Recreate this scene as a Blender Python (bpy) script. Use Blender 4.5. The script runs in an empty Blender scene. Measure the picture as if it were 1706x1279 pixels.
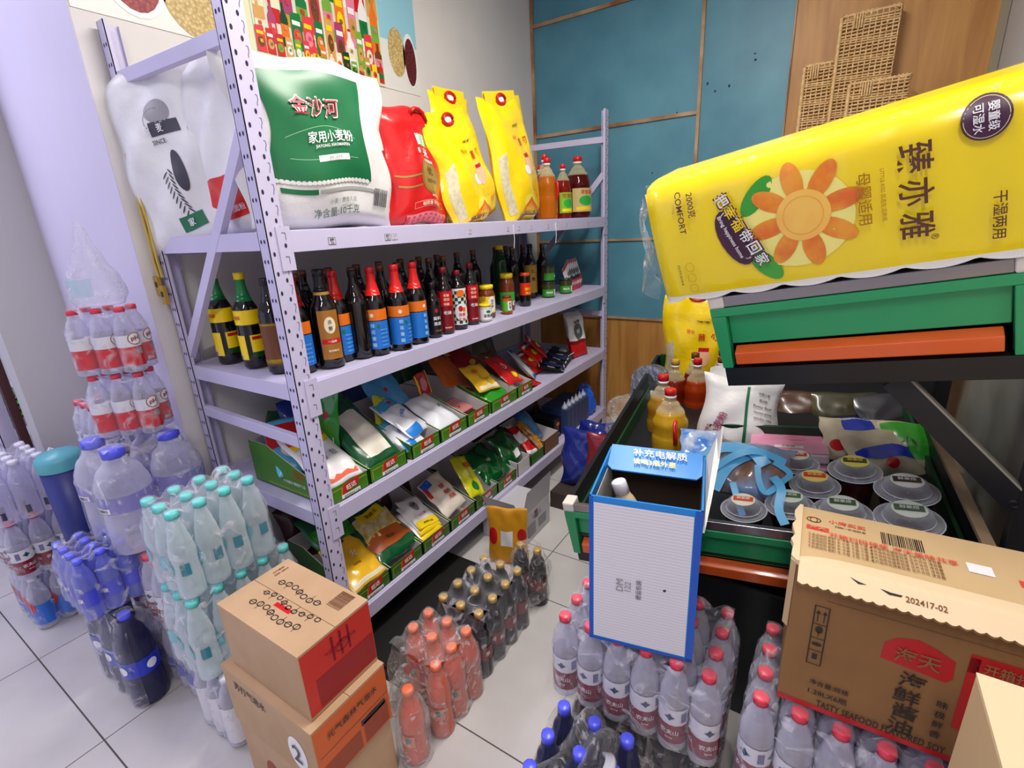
import bpy, bmesh, math, random
from mathutils import Vector, Matrix, Euler
random.seed(7)
PI = math.pi
sc = bpy.context.scene
C = sc.collection

# ------------------------------------------------------------------ camera
cam_d = bpy.data.cameras.new('camera'); cam = bpy.data.objects.new('camera', cam_d); C.objects.link(cam)
yaw, pitch, roll = -0.5844, -0.3116, -0.0526
fwd = Vector((math.sin(yaw)*math.cos(pitch), math.cos(yaw)*math.cos(pitch), math.sin(pitch)))
rgt0 = Vector((math.cos(yaw), -math.sin(yaw), 0)); up0 = rgt0.cross(fwd)
rgt = rgt0*math.cos(roll)+up0*math.sin(roll); upv = -rgt0*math.sin(roll)+up0*math.cos(roll)
cam.matrix_world = Matrix(((rgt.x, upv.x, -fwd.x, 1.8418), (rgt.y, upv.y, -fwd.y, -0.7648), (rgt.z, upv.z, -fwd.z, 1.4013), (0, 0, 0, 1)))
cam_d.sensor_width = 36; cam_d.lens = 824.73*36/1706; cam_d.clip_start = 0.02
sc.camera = cam

# ------------------------------------------------------------------ world, lights, exposure
sc.view_settings.view_transform = 'Standard'; sc.view_settings.look = 'None'
sc.view_settings.gamma = 1; sc.view_settings.use_curve_mapping = False
sc.view_settings.exposure = 0.0
w = bpy.data.worlds.new('world'); sc.world = w; w.use_nodes = True
bg = w.node_tree.nodes['Background']; bg.inputs[0].default_value = (0.72, 0.74, 1.0, 1); bg.inputs[1].default_value = 0.42
try:
    sc.cycles.transparent_max_bounces = 24; sc.cycles.max_bounces = 8
except Exception: pass

def area(name, loc, rot, sx, sy, power, col):
    l = bpy.data.lights.new(name, 'AREA'); l.shape = 'RECTANGLE'; l.size = sx; l.size_y = sy; l.energy = power; l.color = col
    o = bpy.data.objects.new(name, l); o.location = loc; o.rotation_euler = rot; C.objects.link(o); return o
TUBES = [((1.35, 0.55, 2.84), 0.25), ((2.0, -1.6, 2.84), 0.25), ((-1.0, -.9, 2.84), 0.25)]
area('tube_light', (1.35, 0.55, 2.80), (0, 0, 0.25), 0.05, 1.2, 46, (1.0, 0.95, 0.87))
area('tube_light', (2.0, -1.6, 2.80), (0, 0, 0.25), 0.05, 1.2, 27, (1.0, 0.95, 0.90))
area('tube_light', (-1.0, -.9, 2.80), (0, 0, 0.25), 0.05, 1.2, 34, (0.80, 0.78, 1.0))
# daylight through the open shop front on the left
area('shopfront_daylight', (-0.9, -3.1, 1.5), (math.radians(90), 0, math.radians(-18)), 3.2, 2.4, 16, (0.66, 0.66, 1.0))

# ------------------------------------------------------------------ materials
def lin(c):
    o = []
    for v in c[:3]:
        v /= 255.0
        o.append(v/12.92 if v <= 0.04045 else ((v+0.055)/1.055)**2.4)
    return (o[0], o[1], o[2], 1)
_m = {}
def M(name, rgb=None, rough=0.5, metal=0.0, noise=0, nscale=8, rgb2=None, coat=0, bump=0, bscale=30, spec=0.5):
    if name in _m: return _m[name]
    m = bpy.data.materials.new(name); m.use_nodes = True; nt = m.node_tree; b = nt.nodes['Principled BSDF']
    b.inputs['Base Color'].default_value = lin(rgb); b.inputs['Roughness'].default_value = rough; b.inputs['Metallic'].default_value = metal
    b.inputs['Specular IOR Level'].default_value = spec
    if coat: b.inputs['Coat Weight'].default_value = coat; b.inputs['Coat Roughness'].default_value = 0.08
    if rgb2 or noise or bump: tc = nt.nodes.new('ShaderNodeTexCoord')
    if rgb2 or noise:
        n = nt.nodes.new('ShaderNodeTexNoise'); n.inputs['Scale'].default_value = nscale; n.inputs['Detail'].default_value = 5
        nt.links.new(tc.outputs['Object'], n.inputs['Vector'])
        r = nt.nodes.new('ShaderNodeValToRGB'); r.color_ramp.elements[0].position = .38; r.color_ramp.elements[1].position = .66
        c = lin(rgb); c2 = lin(rgb2) if rgb2 else tuple(x*(1-noise) for x in c[:3])+(1,)
        r.color_ramp.elements[0].color = c; r.color_ramp.elements[1].color = c2
        nt.links.new(n.outputs['Fac'], r.inputs['Fac']); nt.links.new(r.outputs['Color'], b.inputs['Base Color'])
    if bump:
        n2 = nt.nodes.new('ShaderNodeTexNoise'); n2.inputs['Scale'].default_value = bscale; n2.inputs['Detail'].default_value = 4
        bp = nt.nodes.new('ShaderNodeBump'); bp.inputs['Strength'].default_value = bump; bp.inputs['Distance'].default_value = .02
        nt.links.new(tc.outputs['Object'], n2.inputs['Vector']); nt.links.new(n2.outputs['Fac'], bp.inputs['Height']); nt.links.new(bp.outputs['Normal'], b.inputs['Normal'])
    _m[name] = m; return m
def thin(name, rgb, fac, rough=0.12, bump=0.0, bscale=25, streak=0.0, tint=(255, 255, 255), edge=.45):
    """thin clear plastic: transparent sheet mixed with a glossy plastic"""
    if name in _m: return _m[name]
    m = bpy.data.materials.new(name); m.use_nodes = True; nt = m.node_tree; b = nt.nodes['Principled BSDF']; out = nt.nodes['Material Output']
    b.inputs['Base Color'].default_value = lin(rgb); b.inputs['Roughness'].default_value = rough; b.inputs['Specular IOR Level'].default_value = 1.0
    t = nt.nodes.new('ShaderNodeBsdfTransparent'); t.inputs[0].default_value = lin(tint)
    mx = nt.nodes.new('ShaderNodeMixShader')
    lw = nt.nodes.new('ShaderNodeLayerWeight'); lw.inputs['Blend'].default_value = 0.35
    ma = nt.nodes.new('ShaderNodeMath'); ma.operation = 'MULTIPLY_ADD'; ma.use_clamp = True
    nt.links.new(lw.outputs['Facing'], ma.inputs[0]); ma.inputs[1].default_value = edge; ma.inputs[2].default_value = fac
    last = ma.outputs[0]
    if bump or streak:
        tc = nt.nodes.new('ShaderNodeTexCoord'); n = nt.nodes.new('ShaderNodeTexNoise'); n.inputs['Scale'].default_value = bscale; n.inputs['Detail'].default_value = 3; n.inputs['Distortion'].default_value = 1.2
        nt.links.new(tc.outputs['Object'], n.inputs['Vector'])
        bp = nt.nodes.new('ShaderNodeBump'); bp.inputs['Strength'].default_value = bump; bp.inputs['Distance'].default_value = .02
        nt.links.new(n.outputs['Fac'], bp.inputs['Height']); nt.links.new(bp.outputs['Normal'], b.inputs['Normal'])
        if streak:
            r = nt.nodes.new('ShaderNodeMapRange'); r.inputs[1].default_value = .55; r.inputs[2].default_value = .75; r.inputs[3].default_value = 0; r.inputs[4].default_value = streak
            nt.links.new(n.outputs['Fac'], r.inputs[0]); ad = nt.nodes.new('ShaderNodeMath'); ad.use_clamp = True
            nt.links.new(last, ad.inputs[0]); nt.links.new(r.outputs[0], ad.inputs[1]); last = ad.outputs[0]
    nt.links.new(last, mx.inputs[0]); nt.links.new(t.outputs[0], mx.inputs[1]); nt.links.new(b.outputs[0], mx.inputs[2]); nt.links.new(mx.outputs[0], out.inputs[0])
    _m[name] = m; return m
def col(rgb, rough=0.35, coat=0.0):
    k = 'print_%d_%d_%d_%d' % (*rgb, int(rough*100)+int(coat*1000))
    return M(k, rgb, rough, coat=coat)

LAV = M('lavender_paint', (204, 198, 228), 0.38, noise=.06, nscale=6)
LAVD = M('lavender_deck', (196, 192, 222), 0.42, noise=.12, nscale=9)
BLK = M('black_metal', (24, 25, 28), 0.4)
WHITE = M('white_paper', (232, 230, 232), 0.6)
CARD = M('brown_card', (176, 138, 96), 0.75, rgb2=(160, 122, 82), nscale=5, bump=.05)
CARDL = M('light_card', (192, 158, 124), 0.75, rgb2=(180, 146, 110), nscale=5, bump=.05)
HOLE = M('dark_hole', (38, 34, 70), 0.9)
PET = thin('clear_pet', (240, 238, 250), 0.22, 0.05, tint=(238, 238, 250), edge=.55)
PETB = thin('tinted_pet', (228, 240, 244), 0.28, 0.07, tint=(234, 244, 246), edge=.55)
FILM = thin('shrink_film', (235, 235, 245), 0.03, 0.08, bump=.8, bscale=20, streak=.58, edge=.30)
FILMD = thin('loose_film', (228, 228, 228), 0.06, 0.08, bump=.9, bscale=30, streak=.6, edge=.35)
DARKGLASS = M('dark_glass', (16, 10, 10), 0.07, spec=.7)

# ------------------------------------------------------------------ mesh helpers
def tag(o, label=None, cat=None, group=None, kind=None):
    if label: o['label'] = label
    if cat: o['category'] = cat
    if group: o['group'] = group
    if kind: o['kind'] = kind
    return o
def thing(name, label, cat, loc=(0, 0, 0), rot=(0, 0, 0), group=None):
    o = bpy.data.objects.new(name, None); o.empty_display_size = .05; C.objects.link(o)
    o.location = loc; o.rotation_euler = rot
    return tag(o, label, cat, group)
class MB:
    def __init__(s): s.v = []; s.f = []; s.m = []; s.mats = []; s.smooth = []
    def mi(s, mat):
        if mat not in s.mats: s.mats.append(mat)
        return s.mats.index(mat)
    def add(s, vs, fs, mat, smooth=False):
        n = len(s.v); s.v += [tuple(v) for v in vs]; k = s.mi(mat)
        for f in fs: s.f.append([i+n for i in f]); s.m.append(k); s.smooth.append(smooth)
    def box(s, x0, y0, z0, x1, y1, z1, mat):
        vs = [(x, y, z) for z in (z0, z1) for y in (y0, y1) for x in (x0, x1)]
        s.add(vs, [(0, 2, 3, 1), (4, 5, 7, 6), (0, 1, 5, 4), (2, 6, 7, 3), (0, 4, 6, 2), (1, 3, 7, 5)], mat)
    def bar(s, a, b, wx, wz, mat, upd=(0, 0, 1)):
        a = Vector(a); b = Vector(b); d = (b-a).normalized(); u = Vector(upd); r = d.cross(u)
        if r.length < 1e-4: r = d.cross(Vector((1, 0, 0)))
        r.normalize(); u = r.cross(d)
        vs = [p+r*sx*wx/2+u*sz*wz/2 for p in (a, b) for sz in (-1, 1) for sx in (-1, 1)]
        s.add(vs, [(0, 1, 3, 2), (4, 6, 7, 5), (0, 4, 5, 1), (2, 3, 7, 6), (0, 2, 6, 4), (1, 5, 7, 3)], mat)
    def lathe(s, prof, mat, n=20, cx=0, cy=0, capb=True, capt=True, fn=None):
        vs = []
        for r, z in prof:
            for i in range(n):
                a = 2*PI*i/n; rr = fn(r, z, a) if fn else r
                vs.append((cx+rr*math.cos(a), cy+rr*math.sin(a), z))
        fs = []
        for j in range(len(prof)-1):
            for i in range(n): fs.append((j*n+i, j*n+(i+1) % n, (j+1)*n+(i+1) % n, (j+1)*n+i))
        if capb: fs.append(tuple(range(n-1, -1, -1)))
        if capt: fs.append(tuple(range((len(prof)-1)*n, len(prof)*n)))
        s.add(vs, fs, mat, True)
    def tube(s, pts, r, mat, n=6, closed=False):
        pts = [Vector(p) for p in pts]; N = len(pts); vs = []
        for i, p in enumerate(pts):
            a = pts[(i-1) % N] if (closed or i > 0) else p; b = pts[(i+1) % N] if (closed or i < N-1) else p
            d = (b-a).normalized(); u = Vector((0, 0, 1)) if abs(d.z) < .9 else Vector((1, 0, 0)); rr = d.cross(u).normalized(); uu = rr.cross(d)
            for k in range(n):
                t = 2*PI*k/n; vs.append(p+rr*math.cos(t)*r+uu*math.sin(t)*r)
        fs = []
        for i in range(N if closed else N-1):
            for k in range(n): fs.append((i*n+k, i*n+(k+1) % n, ((i+1) % N)*n+(k+1) % n, ((i+1) % N)*n+k))
        s.add(vs, fs, mat, True)
    def prism(s, poly, z0, z1, mat, ax=2):
        n = len(poly)
        def mk(p, h): return (p[0], p[1], h) if ax == 2 else ((h, p[0], p[1]) if ax == 0 else (p[0], h, p[1]))
        vs = [mk(p, z0) for p in poly]+[mk(p, z1) for p in poly]
        fs = [tuple(range(n-1, -1, -1)), tuple(range(n, 2*n))]+[(i, (i+1) % n, n+(i+1) % n, n+i) for i in range(n)]
        s.add(vs, fs, mat)
    def grid(s, fn, nu, nv, mat, smooth=True):
        vs = [fn(i/nu, j/nv) for j in range(nv+1) for i in range(nu+1)]
        s.add(vs, [(j*(nu+1)+i, j*(nu+1)+i+1, (j+1)*(nu+1)+i+1, (j+1)*(nu+1)+i) for j in range(nv) for i in range(nu)], mat, smooth)
    def xf(s, mat4): s.v = [tuple(mat4 @ Vector(v)) for v in s.v]; return s
    def build(s, name, parent=None, bevel=0, matrix=None):
        me = bpy.data.meshes.new(name); me.from_pydata(s.v, [], s.f)
        for m in s.mats: me.materials.append(m)
        me.polygons.foreach_set('material_index', s.m); me.polygons.foreach_set('use_smooth', s.smooth); me.validate(); me.update()
        o = bpy.data.objects.new(name, me); C.objects.link(o)
        if parent: o.parent = parent
        if bevel:
            b = o.modifiers.new('bevel', 'BEVEL'); b.width = bevel; b.segments = 2; b.limit_method = 'ANGLE'
        return o
_kids = {}
def children(o): return [c for c in bpy.data.objects if c.parent == o]
def copy_tree(o, parent=None, kids=None):
    kids = kids if kids is not None else {}
    c = o.copy(); C.objects.link(c); c.parent = parent
    for ch in kids_of(o): copy_tree(ch, c)
    return c
_km = {}
def kids_of(o):
    if o.name not in _km: _km[o.name] = children(o)
    return _km[o.name]
def place(o, loc, rotz=0, label=None, group=None, rot=None):
    o.location = loc; o.rotation_euler = rot if rot else (0, 0, rotz)
    if label: o['label'] = label
    if group: o['group'] = group
    return o

# ------------------------------------------------------------------ lettering and printed decals
_txt = {}
def text_mesh(s, bold=0.0):
    k = (s, bold)
    if k in _txt: return _txt[k]
    cu = bpy.data.curves.new('t', 'FONT'); cu.body = s; cu.size = 1; cu.resolution_u = 2; cu.align_x = 'CENTER'; cu.align_y = 'CENTER'; cu.offset = bold
    o = bpy.data.objects.new('t', cu); me = o.to_mesh()
    vs = [(v.co.x, v.co.y) for v in me.vertices]; fs = [tuple(p.vertices) for p in me.polygons]
    o.to_mesh_clear(); bpy.data.objects.remove(o); bpy.data.curves.remove(cu)
    if vs:
        mx = (max(v[0] for v in vs)+min(v[0] for v in vs))/2; my = (max(v[1] for v in vs)+min(v[1] for v in vs))/2
        H = max(v[1] for v in vs)-min(v[1] for v in vs); W = max(v[0] for v in vs)-min(v[0] for v in vs)
        vs = [((x-mx), (y-my)) for x, y in vs]
    else: H = W = 1
    _txt[k] = (vs, fs, W, H); return _txt[k]
class Decal:
    """printed shapes laid on a surface S(a, b, lift) -> point, a to the right, b up, both in metres"""
    def __init__(s, S, lift=0.0012): s.S = S; s.mb = MB(); s.l = lift
    def up(s): s.l += 0.0006
    def rect(s, a0, b0, a1, b1, mat, n=8, top=None, bot=None):
        def fn(u, v):
            a = a0+(a1-a0)*u; lo = bot(u) if bot else 0; hi = top(u) if top else 0
            return s.S(a, (b0+lo)*(1-v)+(b1+hi)*v, s.l)
        s.mb.grid(fn, n, n, mat); return s
    def disc(s, ca, cb, ra, rb, mat, rot=0, n=20, fn=None):
        vs = [s.S(ca, cb, s.l)]; c, q = math.cos(rot), math.sin(rot); K = (.2, .4, .6, .8, 1) if max(ra, rb) > .02 else (.5, 1)
        for k in K:
            for i in range(n):
                t = 2*PI*i/n; rr = fn(t) if fn else 1; x = ra*k*rr*math.cos(t); y = rb*k*rr*math.sin(t); vs.append(s.S(ca+x*c-y*q, cb+x*q+y*c, s.l))
        fs = [(0, 1+i, 1+(i+1) % n) for i in range(n)]+[(1+j*n+i, 1+(j+1)*n+i, 1+(j+1)*n+(i+1) % n, 1+j*n+(i+1) % n) for j in range(len(K)-1) for i in range(n)]
        s.mb.add(vs, fs, mat, True); return s
    def ring(s, ca, cb, ra, rb, w, mat, n=28, t0=0, t1=2*PI):
        vs = []
        for i in range(n+1):
            t = t0+(t1-t0)*i/n
            for k in (0, 1): vs.append(s.S(ca+(ra-w*k)*math.cos(t), cb+(rb-w*k)*math.sin(t), s.l))
        s.mb.add(vs, [(2*i, 2*i+2, 2*i+3, 2*i+1) for i in range(n)], mat, True); return s
    def poly(s, pts, mat): s.mb.add([s.S(a, b, s.l) for a, b in pts], [tuple(range(len(pts)))], mat); return s
    def text(s, t, ca, cb, h, mat, rot=0, bold=0.012, wide=1.0, skew=0.0, maxw=None):
        vs, fs, W, H = text_mesh(t, bold); k = h/max(H, .3); kx = k*wide
        if maxw and W*kx > maxw: kx = maxw/W
        c, q = math.cos(rot), math.sin(rot); out = []
        for x, y in vs:
            x2, y2 = x*kx+skew*y*k, y*k; out.append(s.S(ca+x2*c-y2*q, cb+x2*q+y2*c, s.l+(.0006 if s.l < .001 else .0018 if s.l < .0019 else .0034)))
        s.mb.add(out, fs, mat); return s
    def bars(s, ca, cb, w, h, mat, n=18, rot=0):
        rnd = random.Random(int(ca*1e4)+n); x = -w/2; c, q = math.cos(rot), math.sin(rot)
        while x < w/2:
            d = w/n*rnd.uniform(.25, .8)
            pts = [(x, -h/2), (x+d, -h/2), (x+d, h/2), (x, h/2)]
            s.mb.add([s.S(ca+u*c-v*q, cb+u*q+v*c, s.l+.0006) for u, v in pts], [(0, 1, 2, 3)], mat); x += d+w/n*rnd.uniform(.3, .7)
        return s
    def build(s, name, parent): return s.mb.build(name, parent)
def flat(o, ea, eb, en):
    o, ea, eb, en = Vector(o), Vector(ea), Vector(eb), Vector(en)
    return lambda a, b, l: tuple(o+ea*a+eb*b+en*l)
def cyl(r, z0=0, ang0=-PI/2, cx=0, cy=0):
    return lambda a, b, l: (cx+(r+l)*math.cos(ang0+a/r), cy+(r+l)*math.sin(ang0+a/r), z0+b)

BLACK = col((24, 22, 26)); RED = col((200, 22, 30), .3); DKRED = col((130, 16, 30), .3); YEL = col((250, 214, 20), .28); GRN = col((20, 120, 60), .3)
DGRN = col((14, 70, 34), .3); WHT = col((238, 236, 238), .4); BLU = col((24, 96, 200), .3); LBLU = col((90, 180, 230), .3); ORG = col((236, 118, 30), .3)
CREAM = col((238, 226, 196), .4); GOLD = col((196, 152, 60), .3); BRN = col((110, 62, 30), .4); PINK = col((226, 130, 160), .4); NAVY = col((24, 30, 70), .3); GREY = col((140, 140, 145), .5)

# ------------------------------------------------------------------ bags and packets
def bag_surface(w, h, t, seed=0, wr=1.0, top=0.12, bot=0.05, waist=0.0, side=1.0):
    rnd = random.Random(seed); ph = [rnd.uniform(0, 6.28) for _ in range(12)]; fr = [rnd.uniform(.7, 1.4) for _ in range(12)]
    def shape(u, v):           # u,v in -1..1, 0..1
        wx = 1-waist*math.sin(PI*v)**2*0.5
        prof = (1-abs(u)**2.6)**0.62*side if abs(u) < 1 else 0
        if v < bot: pv = (v/bot)**.6*.55+.02
        elif v > 1-top: pv = max(0.02, ((1-v)/top)**.7*.6)
        else:
            q = (v-bot)/(1-top-bot); pv = .57+.43*math.sin(PI*min(1, q*1.0))**.7*(1 if q < .5 else 1)
            pv = pv*(1.08-.25*q)
        wrk = (math.sin(5*fr[0]*u+4*fr[1]*v+ph[0])*.4+math.sin(11*fr[2]*v-5*fr[3]*u+ph[1])*.3+math.sin(9*fr[4]*u*v+ph[2])*.25+math.sin(15*fr[5]*v+8*u+ph[3])*.14)
        edge = (1-abs(u)**4)
        d = t/2*prof*pv+wr*.006*wrk*edge*(.4+.6*pv)
        ex = w/2*u*wx*(1+.03*wr*math.sin(11*v*fr[6]+ph[4]))
        ez = h*v+min(wr, 2)*h*.012*math.sin(4*u*fr[7]+ph[5])*v+min(wr, 2)*h*.008*math.sin(5*u+ph[6])*(1-v)
        return ex, max(d, .0015), ez
    def S(a, b, l):
        u = max(-.995, min(.995, a/(w/2))); v = max(0, min(1, b/h)); ex, d, ez = shape(u, v); return (ex, -d-l, ez)
    return shape, S
def bag_mesh(name, parent, w, h, t, mat, seed=0, wr=1.0, nu=26, nv=30, back=None, zones=None, **kw):
    shape, S = bag_surface(w, h, t, seed, wr, **kw); mb = MB(); mats = [mat]+([z[1] for z in zones] if zones else [])
    back = back or mat
    for sgn in (-1, 1):
        vs = []
        for j in range(nv+1):
            for i in range(nu+1):
                u = -1+2*i/nu; u = math.copysign(abs(u)**.85, u); ex, d, ez = shape(max(-.9999, min(.9999, u)), j/nv); vs.append((ex, sgn*d if abs(u) < .999 else 0, ez))
        for j in range(nv):
            for i in range(nu):
                pass
        base = len(mb.v); mb.v += vs
        for j in range(nv):
            v = (j+.5)/nv; mm = mat if sgn < 0 else back
            if zones:
                for z in zones:
                    if z[0][0] <= v <= z[0][1]: mm = z[1]
            k = mb.mi(mm)
            for i in range(nu):
                q = [base+j*(nu+1)+i, base+j*(nu+1)+i+1, base+(j+1)*(nu+1)+i+1, base+(j+1)*(nu+1)+i]
                mb.f.append(q if sgn < 0 else q[::-1]); mb.m.append(k); mb.smooth.append(True)
    # close bottom and top strips
    for j in (0, nv):
        for i in range(nu):
            a = j*(nu+1)+i; b = (nv+1)*(nu+1)+a; mb.f.append([a, b, b+1, a+1] if j == 0 else [a, a+1, b+1, b]); mb.m.append(mb.mi(mat)); mb.smooth.append(False)
    return mb.build(name, parent), S

# ================================================================== THE ROOM
YB = 2.506
def structure(mb, name, bevel=0): return tag(mb.build(name, None, bevel), kind='structure')
TILE = M('floor_tile', (202, 198, 196), 0.25, rgb2=(188, 184, 184), nscale=3, bump=.015, bscale=6)
GROUT = M('grout', (88, 82, 82), 0.9)
mb = MB(); mb.box(-3.2, -3.4, -.06, 3.2, 2.6, -.003, GROUT)
g = .0022
def tiles(ylines, x_first, s=0.578, xmin=-3.2, xmax=3.2):
    for y0, y1 in zip(ylines, ylines[1:]):
        x = x_first
        while x > xmin: x -= s
        while x < xmax:
            a = max(x, xmin); b = min(x+s, xmax)
            if b-a > .02: mb.box(a+g, y0+g, -.012, b-g, y1-g, 0, TILE)
            x += s
tiles([-3.40, -2.86, -2.282, -1.704, -1.126, -.548, .03], -.403)
tiles([.03, .607, .88, 1.458, 2.036, 2.6], .925)
structure(mb, 'floor')
WALLM = M('white_plaster', (226, 222, 220), 0.75, rgb2=(216, 212, 212), nscale=2, bump=.02, bscale=12)
mb = MB(); mb.box(-.14, .02, 0, -.02, 2.6, 3, WALLM); mb.box(-.14, -.048, 0, -.02, .02, 3, WALLM); structure(mb, 'wall_left')
PILM = M('pillar_paint', (214, 208, 228), 0.6, rgb2=(206, 200, 222), nscale=1.5)
mb = MB(); mb.box(-.80, -.05, 0, -.021, .25, 3, PILM); structure(mb, 'wall_pillar')
mb = MB(); mb.box(-.92, -.262, 0, -.80, .25, 3, M('return_paint', (196, 194, 194), .7)); structure(mb, 'wall_return')
mb = MB(); mb.box(-3.2, .25, 0, -.8, .35, 3, WALLM); structure(mb, 'wall_far_left')
mb = MB(); mb.box(-.2, YB, 0, 2.5, YB+.1, 3, M('grey_plaster', (200, 198, 198), .75)); structure(mb, 'wall_back')
mb = MB(); mb.box(2.32, .4, 0, 2.44, 2.6, 3, M('right_plaster', (188, 190, 192), .7)); structure(mb, 'wall_right')
mb = MB(); mb.box(-3.2, -3.4, 3, 3.2, 2.6, 3.1, M('ceiling_paint', (225, 225, 228), .8)); structure(mb, 'ceiling')
mb = MB(); mb.box(3.1, -3.4, 0, 3.2, .4, 3, WALLM); mb.box(2.44, .4, 0, 3.2, .5, 3, WALLM); structure(mb, 'wall_front_right')
LAMPM = bpy.data.materials.new('lamp_glow'); LAMPM.use_nodes = True
_b = LAMPM.node_tree.nodes['Principled BSDF']; _b.inputs['Emission Color'].default_value = (1, .98, .95, 1); _b.inputs['Emission Strength'].default_value = 12
for (c, rz), where in zip(TUBES, ('over the aisle beside the rack', 'right behind the viewer', 'left of the pillar')):
    t = thing('ceiling_tube_lamp', 'white fluorescent tube lamp on the ceiling '+where, 'lamp', (c[0], c[1], 2.86), (0, 0, rz))
    mb = MB(); mb.box(-.03, -.62, .02, .03, .62, .14, WHITE); mb.build('housing', t)
    mb = MB(); mb.tube([(0, -.59, -.0), (0, .59, -.0)], .013, LAMPM, 10); mb.build('tube', t)

# ---- panelled back wall: blue sheets, plywood sheets, wooden battens
BLUEM = M('blue_panel', (92, 152, 172), 0.45, rgb2=(76, 134, 156), nscale=2.6, bump=.02, bscale=5)
WOODM = M('plywood', (176, 126, 66), 0.5, rgb2=(146, 98, 46), nscale=2.2, bump=.02)
BAT = M('batten_wood', (190, 158, 122), 0.6, rgb2=(132, 88, 50), nscale=5)
def wavewood(name, c1, c2):
    m = M(name, c1, .45); nt = m.node_tree; b = nt.nodes['Principled BSDF']
    tc = nt.nodes.new('ShaderNodeTexCoord'); mp = nt.nodes.new('ShaderNodeMapping'); mp.inputs['Scale'].default_value = (9, 1, 1.0)
    n = nt.nodes.new('ShaderNodeTexNoise'); n.inputs['Scale'].default_value = 1.6; n.inputs['Detail'].default_value = 6; n.inputs['Distortion'].default_value = .6
    r = nt.nodes.new('ShaderNodeValToRGB'); r.color_ramp.elements[0].color = lin(c2); r.color_ramp.elements[1].color = lin(c1); r.color_ramp.elements[0].position = .35; r.color_ramp.elements[1].position = .6
    nt.links.new(tc.outputs['Object'], mp.inputs[0]); nt.links.new(mp.outputs[0], n.inputs['Vector']); nt.links.new(n.outputs['Fac'], r.inputs[0]); nt.links.new(r.outputs[0], b.inputs['Base Color']); return m
PLY = wavewood('plywood_grain', (196, 142, 72), (172, 116, 54))
mb = MB()
for z0, z1 in ((.757, 1.262), (1.275, 1.948), (1.962, 2.590), (2.604, 3.0)): mb.box(-.019, YB-.018, z0, 1.055, YB-.001, z1, BLUEM)
mb.box(1.069, YB-.018, .757, 1.506, YB-.001, 1.262, BLUEM); mb.box(1.069, YB-.018, 1.275, 1.506, YB-.001, 3.0, BLUEM)
rnd = random.Random(3)
for i in range(16):
    x, z = rnd.uniform(.6, 1.45), rnd.uniform(1.0, 2.2); mb.box(x, YB-.0188, z, x+rnd.uniform(.004, .012), YB-.018, z+rnd.uniform(.004, .014), HOLE)
structure(mb, 'wall_back_blue_sheet')
mb = MB(); mb.box(-.019, YB-.016, 0, 1.506, YB-.001, .742, PLY); mb.box(1.508, YB-.016, 0, 2.288, YB-.001, 3, PLY)
mb.box(2.288, YB-.022, 0, 2.318, YB-.001, 3, M('wall_strip', (150, 140, 120), .7))
structure(mb, 'wall_back_plywood')
bats = [((-.018, 2.597), (1.062, 2.597), .020), ((-.018, 1.955), (1.062, 1.955), .020), ((.0, 1.268), (1.3, 1.268), .014), ((-.018, .750), (1.506, .750), .014)]
k = 0
for (a, b, wd) in bats:
    mb = MB(); mb.box(a[0], YB-.030, a[1]-wd/2, b[0], YB-.017, a[1]+wd/2, BAT); structure(mb, 'trim_%d' % (k+1)); k += 1
for x, wd in ((1.062, .018), (-.008, .018), (1.507, .006)):
    mb = MB(); mb.box(x-wd/2, YB-.032, .75, x+wd/2, YB-.018, 3, BAT); structure(mb, 'trim_%d' % (k+1)); k += 1

# ---- poster with dry goods printed on it, left wall
def bean(name, c1, c2):
    m = M(name, c1, .5); nt = m.node_tree; b = nt.nodes['Principled BSDF']
    tc = nt.nodes.new('ShaderNodeTexCoord'); v = nt.nodes.new('ShaderNodeTexVoronoi'); v.inputs['Scale'].default_value = 95
    r = nt.nodes.new('ShaderNodeValToRGB'); r.color_ramp.elements[0].color = lin(c1); r.color_ramp.elements[1].color = lin(c2); r.color_ramp.elements[1].position = .7
    nt.links.new(tc.outputs['Object'], v.inputs['Vector']); nt.links.new(v.outputs['Distance'], r.inputs[0]); nt.links.new(r.outputs[0], b.inputs['Base Color']); return m
REDB = bean('red_beans', (190, 74, 74), (120, 30, 40)); GRNB = bean('green_beans', (190, 190, 110), (120, 130, 60)); YELB = bean('soy_beans', (226, 208, 150), (180, 150, 90)); DKB = bean('dark_red_beans', (130, 40, 44), (70, 12, 20))
mb = MB(); mb.box(-.0195, -.045, 2.03, -.0175, 1.36, 2.72, M('poster_paper', (226, 228, 224), .35)); post = mb.build('poster')
tag(post, 'wide printed poster of beans and packaged groceries on the white wall above the rack', 'poster')
d = Decal(flat((-.0175, 0, 2.03), (0, 1, 0), (0, 0, 1), (1, 0, 0)), .0006)
d.rect(1.0, .2, 1.36, .69, col((150, 206, 224), .35)); d.rect(.36, .0, .50, .3, col((222, 226, 190), .35)); d.rect(.95, .26, 1.12, .69, col((96, 190, 218), .35))
d.up(); d.disc(-.0, .16, .10, .13, GRNB); d.disc(.13, .12, .09, .105, WHT); d.disc(.30, .13, .10, .13, YELB); d.disc(1.22, .16, .055, .10, YELB); d.disc(1.305, .14, .045, .115, WHT)
d.up(); d.disc(.13, .13, .075, .10, REDB); d.disc(1.307, .135, .038, .10, DKB)
rnd = random.Random(5); cols = [RED, ORG, GRN, YEL, CREAM, BRN, DGRN, col((220, 60, 70)), GOLD, col((120, 170, 60)), WHT, PINK, col((170, 60, 110)), col((214, 160, 90)), col((200, 40, 40))]
d.up(); d.rect(.50, .0, 1.12, .69, col((214, 222, 196), .35), 4); d.rect(.80, .30, 1.0, .69, col((196, 224, 228), .35), 4)
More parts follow.
